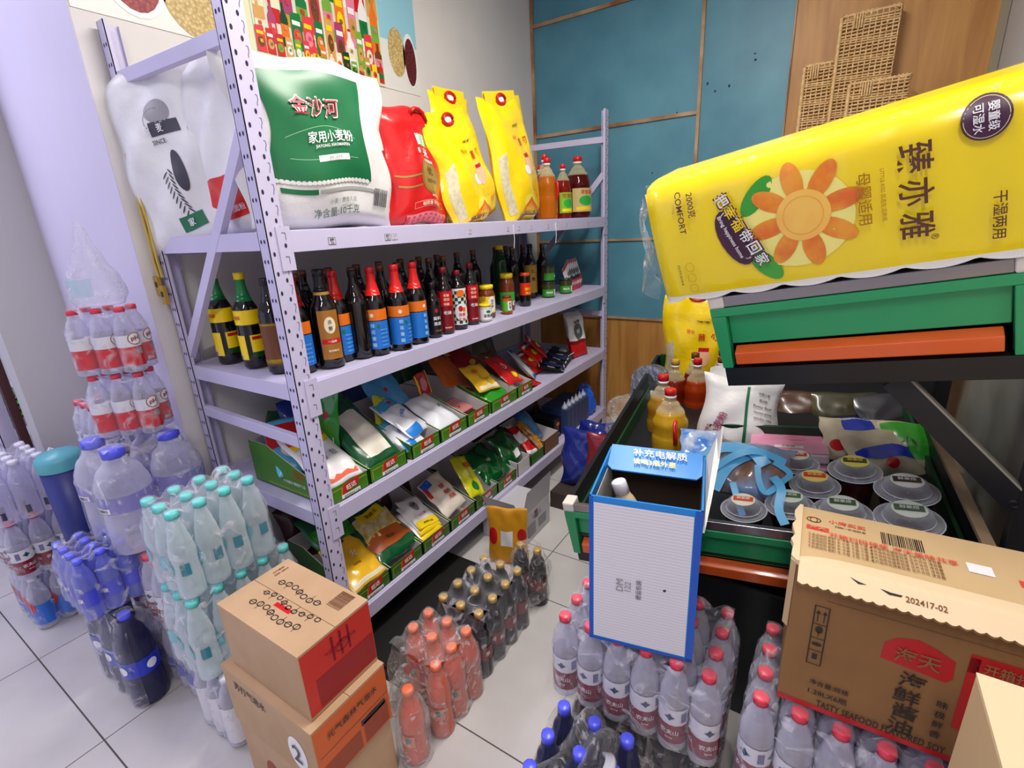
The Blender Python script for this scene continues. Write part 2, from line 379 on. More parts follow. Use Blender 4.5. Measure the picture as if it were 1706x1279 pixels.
for row, (zb, hmin, hmax, n_) in enumerate(((.26, .20, .40, 9), (.12, .16, .26, 10), (.05, .10, .16, 12), (.012, .05, .09, 16))):
    d.up()
    for k in range(n_):
        w_ = .62/n_; xc = .50+w_*(k+.5); h_ = rnd.uniform(hmin, hmax); c1 = cols[rnd.randrange(len(cols))]; c2 = cols[rnd.randrange(len(cols))]; hw = w_*rnd.uniform(.36, .50)
        if rnd.random() < .45:
            d.poly([(xc-hw*.8, zb), (xc+hw*.8, zb), (xc+hw*.8, zb+h_*.62), (xc+hw*.28, zb+h_*.78), (xc+hw*.28, zb+h_), (xc-hw*.28, zb+h_), (xc-hw*.28, zb+h_*.78), (xc-hw*.8, zb+h_*.62)], c1); d.l += .0003; d.rect(xc-hw*.8, zb+h_*.2, xc+hw*.8, zb+h_*.48, c2, 2); d.rect(xc-hw*.3, zb+h_*.93, xc+hw*.3, zb+h_, RED, 1)
        else:
            d.poly([(xc-hw, zb), (xc+hw, zb), (xc+hw*.92, zb+h_*.9), (xc+hw*.8, zb+h_), (xc-hw*.85, zb+h_*.97), (xc-hw*.95, zb+h_*.85)], c1); d.l += .0003; d.disc(xc, zb+h_*.38, hw*.7, h_*.2, c2); d.rect(xc-hw*.7, zb+h_*.66, xc+hw*.7, zb+h_*.78, WHT if k % 2 else YEL, 1)
        d.l += .0003; d.text('香粮米油'[rnd.randrange(4)], xc, zb+h_*.40, hw*.7, cols[rnd.randrange(len(cols))]); d.l -= .0006
d.build('printed_picture', post)

# ================================================================== THE LAVENDER RACK
D, L = 0.618, 2.244
rack = thing('storage_rack', 'tall lavender metal rack with perforated posts and four shelves of goods along the wall', 'rack', (0, 0, 0))
def make_post(x, y, sx, sy, holes=True):
    """angle post: corner at (x, y), flanges run towards -sx*x and sy*y"""
    mb = MB(); t = .0022; wx, wy = .040, .052; H = 2.0
    x1 = x-sx*wx; y1 = y+sy*wy
    mb.box(min(x, x1), min(y, y+sy*t), 0, max(x, x1), max(y, y+sy*t), H, LAV)      # flange facing the end
    mb.box(min(x, x-sx*t), min(y, y1), 0, max(x, x-sx*t), max(y, y1), H, LAV)      # flange facing the aisle
    mb.box(min(x-sx*.012, x-sx*t), min(y1, y1-sy*t), 0, max(x-sx*.012, x-sx*t), max(y1, y1-sy*t), H, LAV)
    mb.box(min(x1, x1+sx*t), min(y, y+sy*.012), 0, max(x1, x1+sx*t), max(y, y+sy*.012), H, LAV)
    if holes:
        e = .0005*sx
        for z in [0.04+.0500*k for k in range(39)]:
            for yy, dz in ((y+sy*.012, .018), (y+sy*.034, 0)):
                vs = [(x+e, yy+.0042*math.cos(2*PI*i/10)*.85, z+dz+.0062*math.sin(2*PI*i/10)) for i in range(10)]; mb.add(vs, [tuple(range(10)) if sx*sy > 0 else tuple(range(9, -1, -1))], HOLE)
            yy = y+sy*.043 ; zz = z+.026
            pts = [(x+sx*.0006, yy-sy*.003, zz+.011), (x+sx*.0006, yy+sy*.0015, zz+.010), (x+sx*.0006, yy+sy*.002, zz), (x+sx*.0006, yy-sy*.001, zz-.006), (x+sx*.0006, yy-sy*.001, zz-.013)]
            mb.tube(pts, .0006, HOLE, 4)
            for xx in (x-sx*.014, x-sx*.028):
                vs = [(xx+.0035*math.cos(2*PI*i/8), y-sy*.0005, z+.0055*math.sin(2*PI*i/8)) for i in range(8)]; mb.add(vs, [tuple(range(8))], HOLE)
    return mb.build('post', rack)
make_post(D, 0, 1, 1); make_post(D, L, 1, -1); make_post(0, 0, -1, 1); make_post(0, L, -1, -1)
DZ = [1.414, 1.000, 0.588, 0.175]
for z in DZ:
    mb = MB()
    mb.box(.004, .004, z-.020, D-.0035, L-.004, z, LAVD); mb.build('shelf_deck', rack)
    for x, s in ((D, 1), (0, -1)):
        mb = MB(); mb.box(x-.026 if s > 0 else x+.003, .044, z-.055, x-.003 if s > 0 else x+.026, L-.044, z+.0025, LAV)
        mb.box(x-.004 if s > 0 else x-.0035, .0662, z-.054, x+.0035 if s > 0 else x+.004, L-.0662, z-.001, LAV)
        for yy in (.026, L-.066):      # hook plates lying over the posts
            mb.box(min(x, x+s*.0035), yy, z-.10, max(x, x+s*.0035), yy+.040, z+.012, LAV)
            for dz in (-.012, -.072): mb.tube([(x+s*.004, yy+.014, z+dz+.008), (x+s*.004, yy+.024, z+dz+.008), (x+s*.004, yy+.024, z+dz-.010)], .0007, HOLE, 4)
            mb.add([(x+s*.004, yy+.020+.004*math.cos(i*PI/4), z-.036+.006*math.sin(i*PI/4)) for i in range(8)], [tuple(range(8))], HOLE)
        mb.build('beam', rack)
    for yy in (.004, L-.006):
        mb = MB(); mb.box(.03, yy-.001 if yy < 1 else yy, z-.046, D-.03, yy+.003, z+.001, LAV); mb.build('side_beam', rack)
for yy in (.012, L-.014):
    for a, b in (((.02, 1.855), (D-.02, 1.845)), ((.02, 1.03), (D-.02, 1.66)), ((.02, .838), (D-.02, .822))):
        mb = MB(); mb.bar((a[0], yy, a[1]), (b[0], yy, b[1]), .020, .034, LAV); mb.build('brace', rack, .001)
# price tags
TAGM = M('tag_paper', (214, 206, 222), .5)
for i, (y, h, bold) in enumerate([(.18, .020, 1), (.395, .020, 1), (.425, .019, 0), (.83, .018, 0), (1.10, .018, 0), (1.19, .018, 0), (1.30, .018, 0), (1.46, .018, 0), (1.66, .018, 0), (1.93, .018, 0)]):
    mb = MB(); mb.box(D+.0036, y, 1.382-h/2, D+.0042, y+h*1.25, 1.382+h/2, TAGM if not bold else M('tag_clear', (200, 196, 214), .4)); o = mb.build('price_tag')
    nm = ['first from the near post, in bold ink', 'second from the near post, in bold ink', 'faint one beside the second bold tag', 'under the first yellow rice bag', 'left of the first hanging string', 'right of the first hanging string', 'left of the second hanging string', 'right of the second hanging string', 'under the oil bottles', 'last one before the far post']
    tag(o, 'handwritten price tag on the top shelf, '+nm[i], 'price tag', 'price tags on the top shelf edge')
    S = flat((D+.0042, y+h*.62, 1.382), (0, 1, 0), (0, 0, 1), (1, 0, 0)); dd = Decal(S, .0003)
    ink = BLACK if bold else GREY
    dd.text('五味' if i % 2 == 0 else '米粉', 0, h*.2, h*.36, ink, bold=.03 if bold else .0, maxw=h); dd.text('酒2' if bold else '16', 0, -h*.24, h*.34, ink, bold=.03 if bold else 0)
    for (a0, b0, a1, b1) in ((-h*.62, -h*.5, -h*.57, h*.5), (h*.57, -h*.5, h*.62, h*.5), (-h*.62, h*.45, h*.62, h*.5), (-h*.62, -h*.5, h*.62, -h*.45)): dd.rect(a0, b0, a1, b1, ink, 1)
    dd.build('handwriting', o)
for y, nm in ((1.155, 'left one'), (1.55, 'right one')):
    mb = MB(); mb.tube([(D+.005, y, 1.40), (D+.006, y+.002, 1.34), (D+.005, y-.003, 1.30)], .0016, WHT, 5); tag(mb.build('white_string'), 'short white string dangling over the top shelf edge, '+nm, 'string', 'strings on the top shelf edge')

# ================================================================== BOTTLES
def lathe_obj(name, parent, prof, mat, n=20, **kw):
    mb = MB(); mb.lathe(prof, mat, n, **kw); return mb.build(name, parent)
def cap_mesh(name, parent, r, z0, z1, mat, n=18, ribs=True):
    mb = MB(); fn = (lambda rr, z, a: rr*(1+.025*math.cos(a*n))) if ribs else None
    mb.lathe([(r*.9, z0), (r, z0+.001), (r, z1-.0025), (r*.86, z1), (r*.5, z1-.0006)], mat, 36 if ribs else 20, fn=fn); return mb.build(name, parent)
def prof_smooth(pts, k=3):
    out = []
    for (r0, z0), (r1, z1) in zip(pts, pts[1:]):
        for i in range(k):
            t = i/k; tt = t*t*(3-2*t) if abs(r1-r0) > .004 else t; out.append((r0+(r1-r0)*tt, z0+(z1-z0)*t))
    out.append(pts[-1]); return out
def sauce_bottle(h, r, neck, label, label_cat='bottle', body=DARKGLASS, capm=RED, cap_len=.05, cap_r=None, bands=(), texts=(), name='sauce_bottle', shoulder=.62, ang=0, group=None, sleeve=None, extra=None):
    t = thing(name, label, label_cat, (0, 0, 0), (0, 0, 0), group)
    zs = h*shoulder
    lathe_obj('glass_body', t, prof_smooth([(r*.86, 0), (r, .006), (r, zs), (neck*1.35, zs+(h-zs)*.45), (neck, zs+(h-zs)*.62), (neck, h-.012)], 4), body, 22)
    cr = cap_r or neck*1.12
    cap_mesh('cap', t, cr, h-.022, h, capm, ribs=False)
    if sleeve:
        z0 = h-cap_len; m1, m2 = sleeve
        mb = MB(); rb = neck*1.08
        def rad(z):
            q = (z-zs)/(h-zs); 
            if q >= .62: return neck*1.07
            if q >= .45: return neck*(1.07+.35*(.62-q)/.17)
            return (neck*1.42+(r-neck*1.42)*((.45-q)/.45)**1.3)+.0005
        pf = [(rad(z0+(h-.006-z0)*i/8), z0+(h-.006-z0)*i/8) for i in range(9)]
        mb.lathe(pf[:2], m2, 22, capb=False, capt=False); mb.lathe(pf[1:2]+pf[1:3], m1, 22, capb=False, capt=False); mb.lathe(pf[2:3]+pf[2:], m1, 22, capb=False, capt=False); mb.build('neck_sleeve', t)
    if bands:
        mb = MB()
        S = cyl(r+.0006, 0, -PI/2+ang); d = Decal(S, .0003)
        for (z0, z1, wfrac, mat) in bands:
            a = PI*r*wfrac; d.rect(-a, z0*h, a, z1*h, mat, 14)
        for tx in texts:
            d.l += .0003; d.text(tx[0], tx[1], tx[2]*h, tx[3], tx[4], rot=tx[5] if len(tx) > 5 else 0, maxw=tx[6] if len(tx) > 6 else r*1.8)
        if extra: d.l += .0003; extra(d, r, h)
        d.build('label', t)
    return t
AIS = 0.9   # labels face the aisle and the near end
P2 = 1.0032
def on2(t, x, y, rz=0.0, z=P2): t.location = (x, y, z); t.rotation_euler = (0, 0, rz); return t
# two vinegar bottles, near end
def vin_extra(d, r, h):
    d.rect(-r*2.0, h*.10, r*.2, h*.36, YEL, 12); d.rect(r*.6, h*.14, r*1.9, h*.36, YEL, 8); d.l += .0003; d.rect(r*.6, h*.12, r*1.9, h*.18, DGRN, 6); d.rect(r*.75, h*.31, r*1.8, h*.345, RED, 4); d.rect(-r*1.6, h*.1, -r*.3, h*.155, WHT, 4); d.l += .0003; d.bars(-r*.95, h*.127, r*1.1, h*.04, BLACK, 14)
proto = sauce_bottle(.30, .037, .0135, 'brown-black vinegar bottle with green neck and yellow labels, nearest the wall', capm=YEL, cap_len=.10, bands=((.47, .62, .95, YEL),), texts=(('恒顺', -.008, .545, .012, RED),), sleeve=(GRN, GRN), name='vinegar_bottle', shoulder=.60, extra=vin_extra, group='green and yellow vinegar bottles at the near end')
on2(proto, .139, .085, .5)
c = copy_tree(proto); on2(c, .285, .09, .35); c['label'] = 'brown-black vinegar bottle with green neck and yellow labels, in front of the shelf end'
c = copy_tree(proto); on2(c, .33, .19, .2); c['label'] = 'vinegar bottle with yellow cap mostly hidden behind two green and yellow ones'
# dark soy bottle peeking left of the near post
t = sauce_bottle(.285, .036, .013, 'dark sauce bottle with brown and red label showing left of the near post', capm=BLACK, bands=((.10, .55, .9, BRN), (.12, .16, .9, YEL), (.52, .54, .9, YEL)), name='sauce_bottle'); on2(t, .425, .085, .4)
# blue and orange labelled bottles with red necks
def blue_extra(d, r, h):
    d.l += .0003; d.rect(-r*1.7, h*.08, r*1.7, h*.40, col((34, 120, 214), .3), 14); d.rect(-r*1.7, h*.41, r*1.7, h*.535, ORG, 14); d.l += .0003
    for i, ch in enumerate('桂花香醋'): d.text(ch, 0, h*(.355-.075*i), .013, col((190, 226, 250), .3))
    d.disc(r*.5, h*.34, .005, .007, GRN); d.disc(0, h*.47, .0065, .0065, CREAM)
    for i in range(5): d.text('味酿造食醋', r*.95-(.0), h*(.12+.045*i), .0045, col((130, 190, 240), .3), maxw=r*.7)
bp = sauce_bottle(.29, .0355, .0135, 'x', capm=RED, cap_len=.105, bands=((.02, .021, .1, BLACK),), sleeve=(col((214, 30, 24), .25), ORG), name='vinegar_bottle', extra=blue_extra, shoulder=.58, group='blue and orange labelled vinegar bottles')
spots = [(.500, .118, .5, 'red-necked bottle with blue and orange label right beside the near post'), (.505, .262, .7, 'red-necked blue label bottle half behind the brown labelled bottle'),
         (.556, .372, .5, 'red-necked blue label bottle right beside the plain black bottle'), (.583, .452, .95, 'red-necked blue label bottle with front label in view, middle of three'), (.572, .553, 1.6, 'red-necked blue label bottle nearest the small wine bottle')]
for i, (x, y, rz, lb) in enumerate(spots):
    c = bp if i == 0 else copy_tree(bp); on2(c, x, y, rz); c['label'] = lb
def brown_extra(d, r, h):
    d.l += .0003; d.rect(-r*.1, h*.10, r*1.5, h*.60, M('gold_label', (176, 116, 44), .35, .2), 12); d.l += .0003; d.disc(r*.75, h*.45, r*.42, h*.085, CREAM); d.rect(r*.0, h*.26, r*1.45, h*.31, RED, 6); d.l += .0003
    d.text('古', r*.75, h*.485, .012, BLACK); d.text('窖', r*.75, h*.42, .012, BLACK); d.text('一品鲜', r*.75, h*.285, .008, WHT); d.text('酿造酱油', r*.75, h*.19, .007, CREAM); d.rect(-r*1.4, h*.2, -r*.8, h*.42, NAVY, 4); d.rect(-r*1.35, h*.14, -r*.9, h*.38, WHT, 3)
t = sauce_bottle(.30, .040, .0155, 'dark soy sauce bottle with long gold-brown label, foremost beside the near post', capm=BLACK, cap_len=.075, bands=((.02, .021, .1, BLACK),), sleeve=(BLACK, GOLD), extra=brown_extra, shoulder=.60, name='soy_sauce_bottle'); on2(t, .530, .195, .45)
mbx = None
t = sauce_bottle(.285, .0345, .013, 'plain black bottle without label between brown and blue labelled bottles', capm=BLACK, bands=(), name='sauce_bottle'); on2(t, .535, .316)
# cooking wine, chilli sauces
def lab1(d, r, h):
    d.l += .0003; d.text('黄料', r*.0, h*.36, .014, WHT, maxw=r*1.5); d.text('酒酒', r*.0, h*.26, .013, WHT, maxw=r*1.5); d.disc(0, h*.50, .006, .008, RED); d.text('十年陈酿', 0, h*.13, .006, GOLD)
t = sauce_bottle(.205, .026, .010, 'small black cooking wine bottle with white characters, right of the blue labelled row', capm=BLACK, bands=((.05, .60, .8, BLACK),), extra=lab1, name='wine_bottle', shoulder=.66); on2(t, .563, .655, 1.1)
def lab2(d, r, h):
    d.l += .0003; d.rect(-r*.8, h*.42, r*.9, h*.64, RED, 8); d.l += .0003; d.text('老醋', 0, h*.59, .010, CREAM); d.text('饭店', 0, h*.53, .011, CREAM); d.text('味极', 0, h*.46, .010, CREAM); d.text('老抽', 0, h*.33, .014, WHT); d.text('酿造酱油', 0, h*.10, .006, CREAM)
proto = sauce_bottle(.255, .030, .0125, 'dark bottle with dark red label, left of the chequered label bottle', capm=DKRED, bands=((.05, .66, .9, DKRED),), extra=lab2, name='soy_sauce_bottle', shoulder=.66); on2(proto, .560, .728, .9)
c = copy_tree(proto); on2(c, .545, .918, 1.0); c['label'] = 'dark bottle with dark red label, right of the chequered label bottle'
def lab3(d, r, h):
    d.l += .0003
    for i in range(8):
        for j in range(10):
            if (i+j) % 2: d.rect(-r*1.6+i*r*.4, h*(.1+.056*j), -r*1.6+(i+1)*r*.4, h*(.1+.056*(j+1)), DGRN, 2)
    d.l += .0003; d.disc(0, h*.3, r*.9, h*.15, WHT); d.disc(0, h*.62, r*.55, h*.06, ORG); d.l += .0003; d.disc(-.004, h*.36, .009, .012, RED); d.disc(.010, h*.34, .007, .010, ORG); d.text('蒜蓉', 0, h*.26, .013, RED); d.text('辣酱', 0, h*.18, .012, RED)
t = sauce_bottle(.235, .0315, .012, 'garlic chilli sauce bottle with green and white chequered label and orange fruit picture', capm=DKRED, bands=((.08, .70, .9, WHT),), extra=lab3, name='chilli_sauce_bottle', shoulder=.72); on2(t, .555, .818, 1.0)
# jars
JARBR = M('jar_brown_paste', (112, 50, 22), .12, spec=.7); JARDK = M('jar_dark', (30, 26, 22), .1, spec=.7); JARGR = M('jar_green', (60, 66, 30), .12, spec=.7)
def jar(h, r, body, lid, label, lab=None, lz=(.15, .75), lm=WHT, group=None, neck=.8):
    t = thing('sauce_jar', label, 'jar', (0, 0, 0), (0, 0, 0), group)
    lathe_obj('glass_body', t, prof_smooth([(r*.9, 0), (r, .004), (r, h*.72), (r*neck, h*.86), (r*neck, h*.9)], 3), body, 22)
    cap_mesh('lid', t, r*neck*1.07, h*.87, h, lid, ribs=False)
    d = Decal(cyl(r+.0005, 0), .0003); d.rect(-r*2.4, h*lz[0], r*2.4, h*lz[1], lm, 16)
    if lab: d.l += .0004; lab(d, r, h)
    d.build('label', t); return t
t = jar(.075, .028, M('jar_white', (200, 200, 190), .2), YEL, 'small squat jar with yellow lid and white label, standing foremost', lambda d, r, h: (d.text('豆豉酱', 0, h*.35, .014, BLACK, maxw=r*1.8), d.disc(0, h*.58, .010, .006, GRN)), (.12, .72), neck=.92); on2(t, .565, .985, 1.1)
t = jar(.145, .037, JARBR, YEL, 'large jar of brown paste with yellow lid and yellow label', lambda d, r, h: (d.disc(r*.5, h*.42, .022, .036, WHT), d.disc(-r*.6, h*.6, .012, .012, GOLD), d.text('黄豆酱', r*.5, h*.44, .012, BRN, rot=1.57)), (.15, .66), YEL); on2(t, .515, 1.07, .8)
t = jar(.085, .025, M('chilli_oil', (150, 40, 16), .15, rgb2=(190, 90, 30), nscale=90), BRN, 'small chilli jar with green, white and red label', lambda d, r, h: (d.rect(-.008, h*.2, .012, h*.7, WHT, 4), d.rect(.014, h*.2, .03, h*.7, RED, 4), d.text('油辣椒', .003, h*.45, .010, BLACK, rot=1.57)), (.15, .70), col((90, 180, 50), .3)); on2(t, .555, 1.175, 1.0)
t = jar(.175, .036, JARBR, YEL, 'tall jar of brown paste with yellow lid and green label', lambda d, r, h: (d.rect(r*.1, h*.14, r*1.2, h*.24, WHT, 4), d.bars(r*.6, h*.19, .02, .012, BLACK, 10)), (.12, .50), col((50, 170, 60), .3)); on2(t, .495, 1.27, 1.2)
def lab4(d, r, h): d.text('鲍汁', 0, h*.52, .016, YEL); d.text('蚝油', 0, h*.40, .014, YEL)
t = sauce_bottle(.165, .028, .021, 'small dark sauce bottle with orange cap and red and yellow label', capm=col((210, 70, 30), .3), cap_r=.024, bands=((.33, .70, .9, col((220, 50, 20), .3)),), extra=lab4, shoulder=.80, name='oyster_sauce_bottle'); on2(t, .520, 1.40, 1.1)
GJ = jar(.085, .036, JARGR, col((40, 44, 40), .3), 'dark lidded jar with green label, lower one of the stacked pair', lambda d, r, h: (d.text('橄榄菜', -.008, h*.32, .012, WHT, maxw=r*1.3), d.rect(r*.6, h*.12, r*1.1, h*.5, WHT, 3)), (.08, .52), col((60, 150, 50), .3), neck=.96, group='dark jars with green labels'); on2(GJ, .490, 1.70, .9)
c = copy_tree(GJ); on2(c, .490, 1.70, 2.2, P2+.088); c['label'] = 'dark lidded jar stacked on top of another green labelled jar'
c = copy_tree(GJ); on2(c, .515, 1.865, .8); c['label'] = 'dark lidded jar with green label, standing alone beside the stacked pair'
t = sauce_bottle(.30, .035, .016, 'tall green oil bottle with yellow cap in the back row behind the brown jars', body=M('green_glass', (18, 60, 24), .1), capm=YEL, cap_r=.02, bands=((.3, .6, .9, DGRN),), name='oil_bottle', shoulder=.72); on2(t, .36, 1.42)
def lab5(d, r, h): d.text('陈', 0, h*.5, .02, BLACK); d.text('醋', 0, h*.36, .02, BLACK)
t = sauce_bottle(.29, .036, .014, 'tall black vinegar bottle with yellow ochre label behind the stacked dark jars', capm=BLACK, bands=((.10, .62, .5, GOLD),), extra=lab5, name='vinegar_bottle'); on2(t, .40, 1.66, 1.0)
# back row of plain dark bottles
bk = sauce_bottle(.285, .035, .013, 'x', capm=M('bronze_cap', (130, 84, 60), .3, .4), bands=((.12, .45, .9, M('dim_label', (50, 24, 24), .4)),), group='dark bottles in the rear rows of the bottle shelf', name='sauce_bottle')
rows = [(.40, .20), (.41, .30), (.42, .41), (.46, .505), (.45, .60), (.44, .70), (.43, .80), (.42, .90), (.30, .30), (.31, .40), (.32, .52), (.31, .64), (.31, .76), (.30, .88), (.30, 1.0), (.32, 1.12), (.36, 1.54), (.28, 1.30), (.28, 1.50), (.27, 1.62), (.40, 1.80), (.30, 1.75)]
for i, (x, y) in enumerate(rows):
    c = bk if i == 0 else copy_tree(bk); on2(c, x, y, .3*i, P2)
    c['label'] = 'plain dark glass bottle standing in the rear rows of the bottle shelf'
# red and white seasoning packets leaning at the far end
for i in range(5):
    t = thing('seasoning_packet', 'red and white packet leaning at the bottle shelf end, %s' % ['the one nearest the jars', 'second from the jars', 'middle one of the row', 'fourth from the jars', 'the one nearest the far post'][i], 'packet', (.50-.004*i, 1.99+.036*i, P2+.004), (-.16, -.45, .18+PI/2), 'red and white packets beside the jars')
    o, S = bag_mesh('pouch', t, .13, .17, .022, WHT, 20+i, .5, 10, 12, zones=[((0, .42), RED), ((.9, 1), RED)]); d = Decal(S); d.text('鸡精', 0, .115, .03, BLACK); d.disc(0, .08, .025, .012, BLACK); d.text('调味', .0, .04, .02, WHT); d.build('print', t)

# ================================================================== TOP SHELF
P1 = 1.4175
SACKM = M('woven_sack', (232, 231, 230), .5, rgb2=(222, 221, 222), nscale=6, bump=.45, bscale=8)
# big flour sack facing the aisle
t = thing('flour_sack', 'largest white flour sack with green printed panel on the top shelf', 'sack', (.545, .250, P1), (0, 0, PI/2-.12))
o, S = bag_mesh('sack', t, .475, .44, .15, SACKM, 3, 2.0, 40, 44, top=.08, bot=.06, waist=.06)
GP = M('green_print', (22, 110, 66), .35); GOLDP = GOLD
d = Decal(S, .0020); d.rect(-.165, .125, .125, .385, GP, 22, top=lambda u: .012*math.sin(5*u)+.02*u)
d.rect(-.155, .094, -.06, .107, GP, 8); d.rect(-.055, .097, .14, .106, col((170, 172, 170)), 10)
d.up()
for i in range(22): d.disc(-.158+.0128*i, .1235, .0068, .006, SACKM, n=10)
d.ring(-.02, .10, .19, .165, .0014, col((150, 200, 160)), t0=PI*.30, t1=PI*.70); d.rect(-.12, .182, .085, .1835, col((150, 200, 160)), 12)
d.rect(-.045, .176, .055, .192, WHT, 6)
d.up()
for i, ch in enumerate('金沙河'): d.text(ch, -.075+.050*i, .318-.006*i, .050, WHT, bold=.022)
d.l += .0006
for i, ch in enumerate('金沙河'): d.text(ch, -.075+.050*i, .318-.006*i, .044, col((190, 30, 60)), bold=.006)
d.text('家用小麦粉', .005, .238, .030, WHT, bold=.012); d.text('JIAYONG XIAOMAIFEN', .005, .214, .0105, WHT); d.text('清真食品专用', .005, .184, .007, GREY)
d.text('小麦 / 磨香久远', .02, .072, .014, GREY); d.text('净含量:10千克', .0, .045, .024, col((40, 90, 70)), bold=.0)
d.bars(.165, .085, .055, .05, BLACK, 20); d.build('printed_panel', t)
# sack slipped behind it, a strip in view
t = thing('flour_sack', 'flour sack showing as a strip behind the largest sack, beside the red bag', 'sack', (.44, .405, P1), (0, 0, PI/2-.25))
o, S = bag_mesh('sack', t, .34, .33, .10, SACKM, 9, 1.5, 18, 20); d = Decal(S); d.rect(.04, .09, .15, .24, GP, 8); d.up(); d.text('粉', .11, .2, .03, WHT); d.text('麦', .11, .13, .02, WHT); d.rect(.152, .05, .162, .24, RED, 6); d.build('printed_panel', t)
# two sacks seen end-on through the rack's end frame
t = thing('flour_sack', 'white flour sack with black line drawing, drooping over the rack end beside the wall', 'sack', (.180, .040, 1.385), (.0, -.15, .24))
o, S = bag_mesh('sack', t, .37, .49, .070, SACKM, 14, 2.6, 26, 30, top=.1, bot=.06, waist=.12)
d = Decal(S); INK = col((60, 56, 66)); d.rect(.01, .30, .12, .335, INK, 8); d.ring(.04, .34, .045, .03, .0016, INK); d.disc(.055, .36, .05, .03, M('ink_wash', (150, 148, 152), .5)); d.up(); d.text('新', -.0, .318, .026, WHT, bold=.012); d.text('麦', .05, .318, .022, WHT)
d.disc(.07, .20, .022, .06, INK, rot=.25)
for i in range(9): d.disc(.015+.004*i, .20-.014*i, .013, .0022, INK, rot=.7); d.disc(.035+.004*i, .205-.014*i, .013, .0022, INK, rot=2.3)
d.text('SINCE', .03, .285, .012, INK); d.rect(.01, .045, .10, .085, GP, 8); d.up(); d.text('家', .05, .065, .022, WHT); d.build('printed_panel', t)
t = thing('flour_sack', 'white sack with red printed square, between line-drawing sack and the largest', 'sack', (.385, .080, P1), (0, -.09, .04))
o, S = bag_mesh('sack', t, .30, .46, .070, SACKM, 22, 2.6, 26, 28, top=.1, bot=.06, waist=.1)
d = Decal(S); d.rect(-.09, .04, .12, .15, col((214, 44, 36), .35), 10); d.up(); d.text('便利面粉', .04, .062, .017, WHT); d.disc(.05, .13, .03, .012, ORG); [d.text(ch, -.11+.006*i, .33-.035*i, .014, INK) for i, ch in enumerate('精制小麦粉')]; d.build('printed_panel', t)

def handle(t, mat, z, y=0, w=.09, x=0):
    mb = MB(); pts = [(x-w/2, y, z), (x-w/2+.008, y, z+.045), (x-w/2+.03, y, z+.055), (x+w/2-.03, y, z+.055), (x+w/2-.008, y, z+.045), (x+w/2, y, z), (x+w/2-.02, y, z-.008), (x-w/2+.02, y, z-.008)]
    mb.tube(pts, .0075, mat, 8, closed=True); mb.build('carry_handle', t)
# red rice bag
REDB_ = M('red_bag', (206, 24, 28), .25, coat=.4, bump=.35, bscale=11)
t = thing('rice_bag', 'shiny red rice bag with gold round seal, beside the large white sack', 'bag', (.50, .700, P1), (-.10, 0, PI/2+.02))
o, S = bag_mesh('pouch', t, .30, .40, .12, REDB_, 31, 2.0, 24, 26, top=.16, waist=.05)
d = Decal(S); GOLDM = M('gold_foil', (190, 156, 80), .3, .5)
d.rect(-.125, .125, -.02, .131, GOLDM, 8); d.rect(-.125, .16, -.02, .166, GOLDM, 8); d.rect(-.10, .0, .11, .035, col((226, 120, 130)), 10)
d.disc(.035, .155, .055, .062, GOLDM); d.rect(-.065, .052, .10, .075, col((236, 120, 110)), 8); d.rect(-.002, .262, .05, .30, WHT, 5); d.rect(.016, .258, .058, .30, col((90, 180, 110)), 5); d.up(); d.rect(-.062, .055, .097, .072, REDB_, 8); d.ring(.035, .155, .05, .057, .004, col((150, 110, 40))); d.text('优', .035, .175, .03, BRN); d.text('五常大米', .035, .14, .014, BRN)
d.text('米', .035, .235, .032, WHT, bold=.014); d.text('香', -.01, .242, .018, WHT); d.text('天然香米', .04, .208, .012, WHT); d.text('稻花香 珍珠米', .02, .0635, .014, CREAM); d.text('净含量10kg', .04, .088, .010, CREAM)
for i in range(8): d.disc(-.09+.026*i, .018, .010, .012, REDB_, n=8)
d.build('printed_panel', t); handle(t, col((190, 20, 24), .3), .345, -.02, .08, .06)
YB_ = M('yellow_bag', (250, 214, 14), .22, coat=.5, bump=.35, bscale=11); CLR = M('clear_panel_rice', (216, 208, 180), .25, rgb2=(196, 186, 150), nscale=60)
